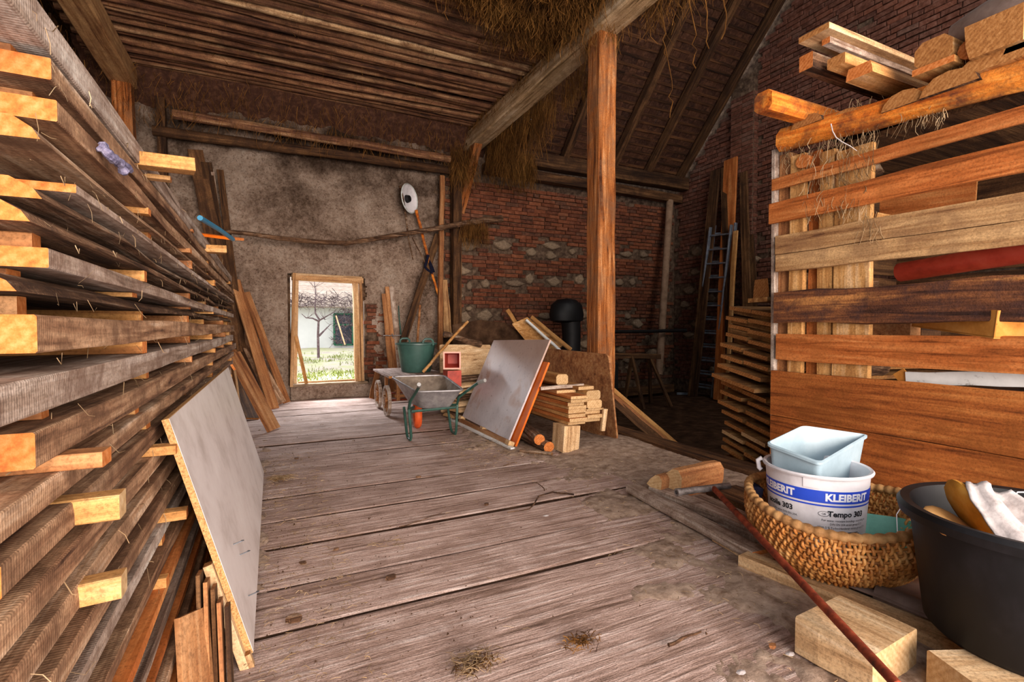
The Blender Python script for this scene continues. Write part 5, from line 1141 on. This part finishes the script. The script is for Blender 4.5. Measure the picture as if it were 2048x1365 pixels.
# ---- black tub with foam and rags
TC = V((2.50, .795, .135)); TH = .47; e = empty('black_tub', TC, 'big black plastic mortar tub at the right edge, full of foam and rags', 'tub')
b = MB(); b.lathe([(0, 0), (.27, 0), (.30, .03), (.345, TH - .08), (.352, TH - .03), (.385, TH - .035), (.392, TH - .005), (.38, TH + .012), (.350, TH + .008), (.335, TH - .04), (.29, .035), (0, .02)], 64, TC); b.build('body', 'black', e, smooth=True)
b = MB(); rg = []
for k in range(7):
    a_ = atan2(-.75, -.55) + .25 - .09 * k; rg.append([TC + V((cos(a_) * r_, sin(a_) * r_, z_)) for r_, z_ in ((.385, TH - .03), (.40, TH - .035), (.40, TH + .004), (.388, TH + .008))])
b.rings(rg); b.build('rim_lug', 'black', e)
def pillow(name, c_, rx, ry, rz, rotm, mat, label, cat, lump=.0):
    b = MB(); prof = [(max(.001, cos(t_) ** .7), sin(t_)) for t_ in [-pi / 2 + pi * k / 8 for k in range(9)]]
    vs_ = []
    for r_, z_ in prof:
        vs_.append([c_ + rotm @ V((r_ * rx * cos(a_) * (1 + lump * sin(3 * a_)), r_ * ry * sin(a_), z_ * rz)) for a_ in [2 * pi * k / 18 for k in range(18)]])
    b.rings(vs_, True, True); return tag(b.build(name, mat, smooth=True, origin=c_), label, cat)
Rm = lambda ax, an: Matrix.Rotation(an, 3, ax)
pillow('foam_cushion', PZ(1905, 1055, .55), .13, .10, .02, Rm('Z', .3) @ Rm('X', .55), 'sack', 'flat tan foam pad leaning in the black tub', 'cushion')
pillow('foam_cushion', PZ(1945, 1035, .585) + V((.02, 0, .0)), .12, .15, .03, Rm('Z', .9) @ Rm('X', 1.1), 'cushion', 'yellow foam piece standing in the black tub', 'cushion', .12)
pillow('foam_cushion', TC + V((.05, -.05, .36)), .24, .22, .08, Rm('Z', .2), 'sack', 'crumpled tan padding filling the black tub', 'cushion', .1)
def rag(name, P, w, mat, label, seed):
    b = MB(); vs_ = []; fs_ = []; n = 14; m_ = 6
    for i in range(n + 1):
        f = i / n * (len(P) - 1); k = min(int(f), len(P) - 2); c2 = P[k].lerp(P[k + 1], f - k); side_ = V((.55, -.75, .15)).normalized()
        for j in range(m_ + 1):
            t_ = j / m_ - .5; vs_.append(c2 + side_ * (t_ * w * (1 + .5 * i / n)) + V((0, 0, .007 * sin(j * 1.5 + i * .2 + seed))) + V((.008 * mnoise.noise(V((i * .3, j * .5, seed))), .008 * mnoise.noise(V((i * .3, j * .5, seed + 4))), 0)))
    for i in range(n):
        for j in range(m_): k = i * (m_ + 1) + j; fs_.append((k, k + 1, k + m_ + 2, k + m_ + 1))
    o = b.add(vs_, fs_).build(name, mat, smooth=True, autosmooth=0, origin=P[0]); so_ = o.modifiers.new('s', 'SOLIDIFY'); so_.thickness = .006; return tag(o, label, 'rag')
rag('white_rag', [PZ(1955, 968, .72), PZ(1968, 1000, .68), PZ(2005, 1045, .63), PZ(2052, 1100, .575)], .07, 'cloth', 'whitish rag draped out of the black tub, nearest the rim', 1)
rag('white_rag', [PZ(1985, 985, .66), PZ(2030, 1025, .62), PZ(2075, 1060, .59)], .11, 'cloth', 'second greyish rag crumpled deeper in the black tub', 5)
mb = MB(); mb.tube([PZ(1795, 1070, .27), PZ(1793, 1030, .33), PZ(1812, 1000, .38), PZ(1850, 990, .40)], .0022, 5); tag(mb.build('white_twine', 'whiteprint', smooth=True, origin=PZ(1795, 1070, .27)), 'white twine hanging from the basket rim into the green basin', 'twine')
mb = MB(); mb.tube([PZ(2020, 1005, .62), PZ(2035, 985, .65), PZ(2060, 985, .64)], .0025, 5); tag(mb.build('white_twine', 'whiteprint', smooth=True, origin=PZ(2020, 1005, .62)), 'white twine end in the black tub at the right edge', 'twine')

# ================================================================== LOOSE THINGS ON THE FLOOR
def twig(px, r, label, z=.016):
    P = [PZ(a, b_, z + .004) for a, b_ in px]; Q = []
    for i in range(len(P) - 1):
        for k in range(3): Q.append(P[i].lerp(P[i + 1], k / 3) + V((R(-.006, .006), R(-.006, .006), 0)))
    Q.append(P[-1]); b = MB(); b.tube(Q, [r * (1 - .6 * i / len(Q)) for i in range(len(Q))], 6); tag(b.build('twig', 'bark', smooth=True, origin=Q[0]), label, 'twig')
twig([(1147, 990), (1105, 985), (1078, 993), (1060, 1018), (1040, 1022), (1015, 1026)], .007, 'long bent twig on the boards in front of the white sheet')
twig([(1090, 982), (1080, 970), (1072, 966)], .005, 'short side twig beside the long bent twig')
twig([(1335, 1292), (1368, 1278), (1402, 1264)], .008, 'dark straight twig on the dusty floor near the lower right')
twig([(800, 1055), (840, 1042), (884, 1026)], .004, 'thin curved twig on the boards in the middle of the floor')
twig([(1008, 932), (1025, 926), (1035, 925)], .005, 'small twig on the floor below the bark logs')
def chip(px, py, s_, label, mat='bark'):
    p = PZ(px, py, .012); b = MB(); b.rings([[p + V((s_ * cos(a_) * R(.7, 1.2), s_ * .6 * sin(a_) * R(.7, 1.2), dz)) for a_ in [2 * pi * k / 6 for k in range(6)]] for dz in (-.004, s_ * .5)], True, True); tag(b.build('bark_chip', mat, origin=p), label, 'chip')
for px, py, s_, lb in ((782, 1157, .03, 'bark chip on the middle floor boards, largest'), (590, 1240, .035, 'dark clod on the boards near the leaning chipboard'), (837, 955, .022, 'small dark clod below the wheelbarrow leg'), (593, 918, .022, 'dark clod on the boards by the left hay tuft'), (606, 1127, .02, 'bark crumb on the left boards'), (672, 1100, .016, 'small bark crumb right of the left one'), (972, 1010, .02, 'brown crumb near the long bent twig'), (1545, 1294, .018, 'orange-brown bark flake by the wooden block')): chip(px, py, s_, lb, 'brownboard' if 'orange' in lb else 'bark')
for px, py, lb in ((1580, 1310, 'white feather tuft on the floor left of the wooden block'), (1482, 1347, 'white feather tuft at the lower edge of the floor'), (1092, 1033, 'small white feather by the long bent twig')):
    p = PZ(px, py, .016); b = MB(); b.rings([[p + V((.018 * cos(a_) * k, .012 * sin(a_) * k, .004 * (2 - k)))for a_ in [2 * pi * q_ / 7 for q_ in range(7)]] for k in (1.2, .8, .2)], True, True); tag(b.build('feather_tuft', 'cloth', origin=p), lb, 'feather')
g = []
def scatter(n, x0, x1, y0, y1, l0, l1, z=.012, bias=None):
    for k in range(n):
        x, y = R(x0, x1), R(y0, y1)
        if bias and not bias(x, y): continue
        a_ = R(0, 2 * pi); l_ = R(l0, l1); d_ = V((cos(a_), sin(a_), 0)); zz = z + R(0, .012); bend = V((-d_.y, d_.x, 0)) * R(-.3, .3) * l_
        p = V((x, y, zz)); g.append([p, p + d_ * l_ * .5 + bend + V((0, 0, R(0, .006))), p + d_ * l_ + V((0, 0, R(-.008, .004)))])
scatter(700, -.1, 3.6, .8, 7.5, .01, .05); scatter(1500, -.08, .4, 1.6, 5.5, .008, .05); scatter(2600, 1.7, 3.6, 1.0, 5.0, .005, .035, .02); scatter(900, 1.6, 2.6, 4.2, 5.6, .008, .05, .016)
for cx_, cy_, n in ((PZ(560, 962).x, PZ(560, 962).y, 260), (PZ(950, 1337).x, PZ(950, 1337).y, 160), (PZ(780, 1095).x, PZ(780, 1095).y, 50)):
    scatter(n, cx_ - .09, cx_ + .09, cy_ - .06, cy_ + .06, .02, .07, .02)
strands('straw_litter', g, 'straw', width=.0010); tag(bpy.data.objects['straw_litter'], 'chaff and straw scattered over the floor', 'straw')
g = []
for cx_, cy_ in ((560, 962), (950, 1337), (1165, 1290)):
    c_ = PZ(cx_, cy_)
    for k in range(140):
        a_ = R(0, 6.28); r_ = R(0, .09); p = V((c_.x + cos(a_) * r_, c_.y + sin(a_) * r_ * .6, .01)); d_ = V((R(-1, 1), R(-1, 1), R(.1, .7))) * .04; g.append([p, p + d_ * .6, p + d_ + V((0, 0, -.01))])
strands('moss_tuft', g, 'hay', width=.0014); tag(bpy.data.objects['moss_tuft'], 'greenish hay tufts on the floor boards', 'hay')
# crumbs: tiny clods strewn on the boards
mb = MB()
for k in range(800):
    if k < 450: x, y = R(-.1, .9), R(1.2, 6)
    else: x, y = R(-.1, 3.6), R(.8, 6.5)
    s_ = R(.002, .005) * (1.8 if random.random() < .05 else 1); z = .006
    mb.add([(x - s_, y - s_, z), (x + s_, y - s_ * .6, z), (x + s_ * .4, y + s_, z), (x, y, z + s_ * 1.3)], [(0, 1, 3), (1, 2, 3), (2, 0, 3)])
tag(mb.build('floor_crumbs', 'earth'), 'dark crumbs of soil and bark scattered over the floor', 'crumbs', kind='stuff')

# ================================================================== HAY OF THE LOFT
g = []
def hang(n, f, l0, l1, spread=.25):
    for k in range(n):
        p = f(); L_ = R(l0, l1); d_ = V((R(-spread, spread), R(-spread, spread), -1)).normalized(); c2 = V((R(-.3, .3), R(-.3, .3), R(-.1, .25))) * L_ * .5
        g.append([p, p + d_ * L_ * .4 + c2 * .6, p + d_ * L_ * .75 + c2, p + d_ * L_])
def near_edge():                                                     # ragged heap over the near logs
    x = R(1.7, 3.6); y = R(4.6, 6.25 - .4 * (3.6 - x)); return V((x, y, R(5.18, 5.42)))
hang(13000, near_edge, .06, .34, .7); hang(700, lambda: V((R(2.6, 3.5), R(5.6, 6.5), R(5.15, 5.4))), .06, .2, .7)
hang(900, lambda: V((R(3.57, 3.63), R(4.2, 9.4), R(5.1, 5.3))), .03, .14, .6)
hang(500, lambda: V((R(3.3, 3.95), R(4.9, 5.5), R(4.85, 5.2))), .1, .3, .4)
for y_, n, l_ in ((5.6, 260, .45), (6.3, 300, .4), (7.1, 320, .6), (7.5, 300, .85), (8.2, 420, .75), (8.7, 420, .8), (9.1, 350, .9)):
    hang(n, lambda: V((R(3.92, 4.05) + .12 * random.random(), y_ + R(-.28, .28), R(4.75, 5.2))), .15, l_, .22)
hang(1300, lambda: V((R(3.95, 4.3), R(3.0, 4.9), R(5.1, 5.45))), .1, .5, .5)
hang(700, lambda: V((R(3.2, 3.7), R(9.1, 9.5), R(4.3, 4.9))), .1, .5, .4); hang(500, lambda: V((R(3.4, 4.0), R(9.2, 9.4), R(3.25, 3.45))), .08, .5, .3)
hang(900, lambda: V((R(4.3, 5.0), R(9.1, 9.3), R(4.5, 4.9))), .1, .6, .2)
hang(1500, lambda: V((R(-2.3, 3.5), R(9.0, 9.6), R(4.5, 5.2))), .05, .30, .6); hang(900, lambda: V((R(-2.4, 3.5), R(5.4, 9.4), R(5.2, 5.4))), .04, .14, .9)
strands('hanging_hay', g, 'hay', width=.0022); tag(bpy.data.objects['hanging_hay'], 'dusty brown hay hanging down from the loft and the purlin beam', 'hay')
mb = MB()                                                            # body of the heap over the near logs
vs = []; fs = []; nx_, ny_ = 46, 30
for j in range(ny_ + 1):
    for i in range(nx_ + 1):
        x = -2.4 + 6.05 * i / nx_; y = 4.3 + 1.68 * j / ny_; lim = 6.1 - .4 * (3.6 - x)
        z = 5.44 - .22 * sm(lim + .25, lim - .5, y) * sm(1.5, 2.4, x) + .07 * fbm(x * 3, y * 3, 2, 5); vs.append((x, y, z))
for j in range(ny_):
    for i in range(nx_): k = j * (nx_ + 1) + i; fs.append((k, k + nx_ + 1, k + nx_ + 2, k + 1))
tag(MB().add(vs, fs).build('hay_heap', 'haybody', smooth=True, autosmooth=0), 'matted heap of hay bulging through the near end of the loft', 'hay', kind='stuff')
g = []
hang(1500, lambda: V((R(-2.44, -2.3), R(2.5, 9.4), R(1.8, 5.2))), .1, .6, .15)
strands('hay_curtain', g, 'hay', width=.004); tag(bpy.data.objects['hay_curtain'], 'hay hanging down the dark left wall behind the lumber stack', 'hay')
g = []
for (px0, py0, px1, py1, n) in ((1580, 215, 1700, 265, 120), (1600, 250, 1760, 330, 220), (1590, 330, 1740, 420, 260), (1720, 420, 1765, 470, 60), (1700, 190, 1900, 240, 140), (1900, 80, 1970, 140, 80), (1565, 240, 1585, 330, 90)):
    for k in range(n):
        p = PX(R(px0, px1), R(py0, py1), CX - .03 + R(0, .08)); L_ = R(.03, .16); d_ = V((R(-.25, .1), R(-.5, .5), -1)).normalized(); c2 = V((R(-.4, .1), R(-.4, .4), 0)) * L_ * .4; g.append([p, p + d_ * L_ * .4 + c2, p + d_ * L_ * .75 + c2, p + d_ * L_])
strands('crib_hay', g, 'straw', width=.0014); tag(bpy.data.objects['crib_hay'], 'dry grass stalks tangled in the top of the slatted crib', 'hay')
mb = MB(); mb.tube([PX(1662, 248, CX - .12), PX(1665, 262, CX - .125), PX(1672, 275, CX - .13), PX(1684, 284, CX - .12), PX(1700, 292, CX - .10), PX(1714, 302, CX - .06)], [.0045, .004, .004, .004, .003, .002], 6); tag(mb.build('pale_root', 'cloth', smooth=True, origin=PX(1662, 248, CX - .12)), 'pale curved root hanging on the crib log', 'root')
for k, (px, py) in enumerate(((1390, 60), (1343, 150), (1330, 40), (1415, 10), (1450, 0))):
    p = PX(px, py, 4.15); mb = MB(); L_ = R(.3, .5); P = [p + V((R(-.03, .03), R(-.04, .04), -L_ * q_ / 6)) for q_ in range(7)]; P[0] = p + V((-.1, 0, .3)); mb.tube(P, .006, 5); tag(mb.build('hanging_root', 'hay', smooth=True, origin=p), 'dry root-like stalk hanging beside the purlin beam, %s from the top right' % nth(k), 'stalk')

# ================================================================== OUTSIDE THE BACK DOOR
vs = []; fs = []; nx_, ny_ = 50, 60
for j in range(ny_ + 1):
    for i in range(nx_ + 1):
        x = -14 + 34 * i / nx_; y = BY + .45 + 30 * j / ny_; z = .13 + .022 * (y - BY) + .05 * fbm(x * .7, y * .7, 6) + (.06 * fbm(x * 3, y * 3, 1) if y > 11 else 0); vs.append((x, y, z))
for j in range(ny_):
    for i in range(nx_): k = j * (nx_ + 1) + i; fs.append((k, k + 1, k + nx_ + 2, k + nx_ + 1))
tag(MB().add(vs, fs).build('ground', 'ground', smooth=True, autosmooth=0), kind='structure')
gz_ = lambda x, y: .13 + .022 * (y - BY) + .05 * fbm(x * .7, y * .7, 6) + (.06 * fbm(x * 3, y * 3, 1) if y > 11 else 0)
g = []
for k in range(5200):
    if k < 2000: x, y = R(.0, 2.6), R(10.6, 12.6)
    elif k < 3800: x, y = R(.5, 4), R(15.5, 18)
    else: x, y = R(0, 4), R(11, 20)
    if fbm(x * 1.2, y * .8, 11) < .02 and k > 2000: continue
    p = V((x, y, gz_(x, y) - .01)); h_ = R(.03, .10); d_ = V((R(-.5, .5), R(-.5, .5), 1)) * h_; g.append([p, p + d_ * .6, p + d_ + V((R(-.02, .02), 0, 0))])
strands('grass', g, 'grass', width=.006); tag(bpy.data.objects['grass'], 'patches of green grass in the yard outside the door', 'grass')
HY = 22.5; e = empty('outbuilding', (3, HY, .4), 'white rendered outbuilding with a brown tiled roof across the yard', 'building')
wz = PY(600, 613, HY).z; b = MB(); b.box((-6, HY, -.2), (16, HY + .3, wz)); b.build('wall', 'render', e)
xl, xr = PY(668, 650, HY).x, PY(712, 650, HY).x + .6; zb_, zt_ = PY(668, 690, HY).z, PY(668, 628, HY).z
b = MB(); b.box((xl, HY - .04, zb_), (xr, HY + .0, zt_)); b.build('window', 'darkglass', e)
for p, q in (((xl, zb_), (xr, zb_)), ((xl, zt_), (xr, zt_)), ((xl, (zb_ * .35 + zt_ * .65)), (xr, (zb_ * .35 + zt_ * .65))), ((xl, zb_), (xl, zt_)), (((xl + xr) / 2, zb_), ((xl + xr) / 2, zt_))):
    bar('window_bar', (p[0], HY - .06, p[1]), (q[0], HY - .06, q[1]), .07, .05, ['greenwood', 'greenwood'], up=(0, -1, 0), parent=e)
for r in range(9):
    y0_ = HY - .35 + r * .38; z0_ = wz - .06 + r * .20
    b = MB(); b.box((-6, y0_, z0_), (16, y0_ + .46, z0_ + .05), 0, Matrix()); 
    for i in range(0): pass
    b.v = [(x, y, z + (y - y0_) * .5) for x, y, z in b.v]; b.build('tile_course', 'rooft', e)
b = MB(); b.box((-6, HY + .2, wz - .2), (16, HY + 3.2, wz + 1.5)); b.v = [(x, y, z if z < wz else (wz - .1 if y < HY + 1 else wz + 1.7)) for x, y, z in b.v]; b.build('roof', 'rooft', e)
bar('trellis_stake', PY(690, 690, 20.5), PY(672, 632, 20.8), .05, .05, ['rawpale', 'rawpale'], 'pale stake leaning before the outbuilding window', 'stake', up=(0, -1, 0))
# bare fruit tree
t0_ = PY(637, 698, 17.5); t0_.z = gz_(t0_.x, t0_.y) - .03; e = empty('fruit_tree', t0_, 'bare young fruit tree in the yard outside the door', 'tree')
def P17(x, y, dd=0): return PY(x, y, 17.5 + dd)
b = MB(); b.tube([t0_, P17(636, 670), P17(637, 645), P17(639, 640), P17(631, 628), P17(630, 610), P17(632, 590, .2), P17(628, 560, .3)], [.045, .038, .034, .032, .026, .02, .016, .010], 8); b.build('trunk', 'treebark', e, smooth=True)
def branch(px, r):
    P = [P17(*q_) for q_ in px]; b = MB(); b.tube(P, [r * (1 - .75 * i / (len(P) - 1)) for i in range(len(P))], 5); b.build('branch', 'treebark', e, smooth=True)
branch([(638, 672), (650, 660, .2), (662, 648, .3)], .04); branch([(637, 643), (625, 637), (612, 636, .3), (603, 628, .4)], .035); branch([(639, 641), (655, 632, -.2), (672, 622, -.3)], .03)
for k in range(26):
    x0_, y0_ = random.choice(((630, 605), (631, 590), (629, 575), (650, 640), (615, 636), (660, 650), (632, 620))); dx_, dy_ = R(-32, 32), R(-36, -4); dd = R(-.8, .8)
    branch([(x0_, y0_, .1), (x0_ + dx_ * .5, y0_ + dy_ * .4, dd * .5), (x0_ + dx_, y0_ + dy_, dd)], .007)
g = []
for k in range(420):                                                 # vine tangle along the eave
    p = PY(R(575, 720), R(594, 612), HY - .5); d_ = V((R(-1, 1), R(-.3, .3), R(-.6, .8))) * R(.15, .6); g.append([p, p + d_ * .5 + V((R(-.1, .1), 0, R(-.1, .1))), p + d_])
for k in range(260):
    p = PY(R(668, 712), R(615, 690), HY - .3); d_ = V((R(-1, 1), 0, R(-1, 1))) * R(.1, .5); g.append([p, p + d_ * .5 + V((R(-.1, .1), 0, R(-.1, .1))), p + d_])
strands('bare_vines', g, 'treebark', width=.009); tag(bpy.data.objects['bare_vines'], 'bare vines along the eave and window of the outbuilding', 'vine')
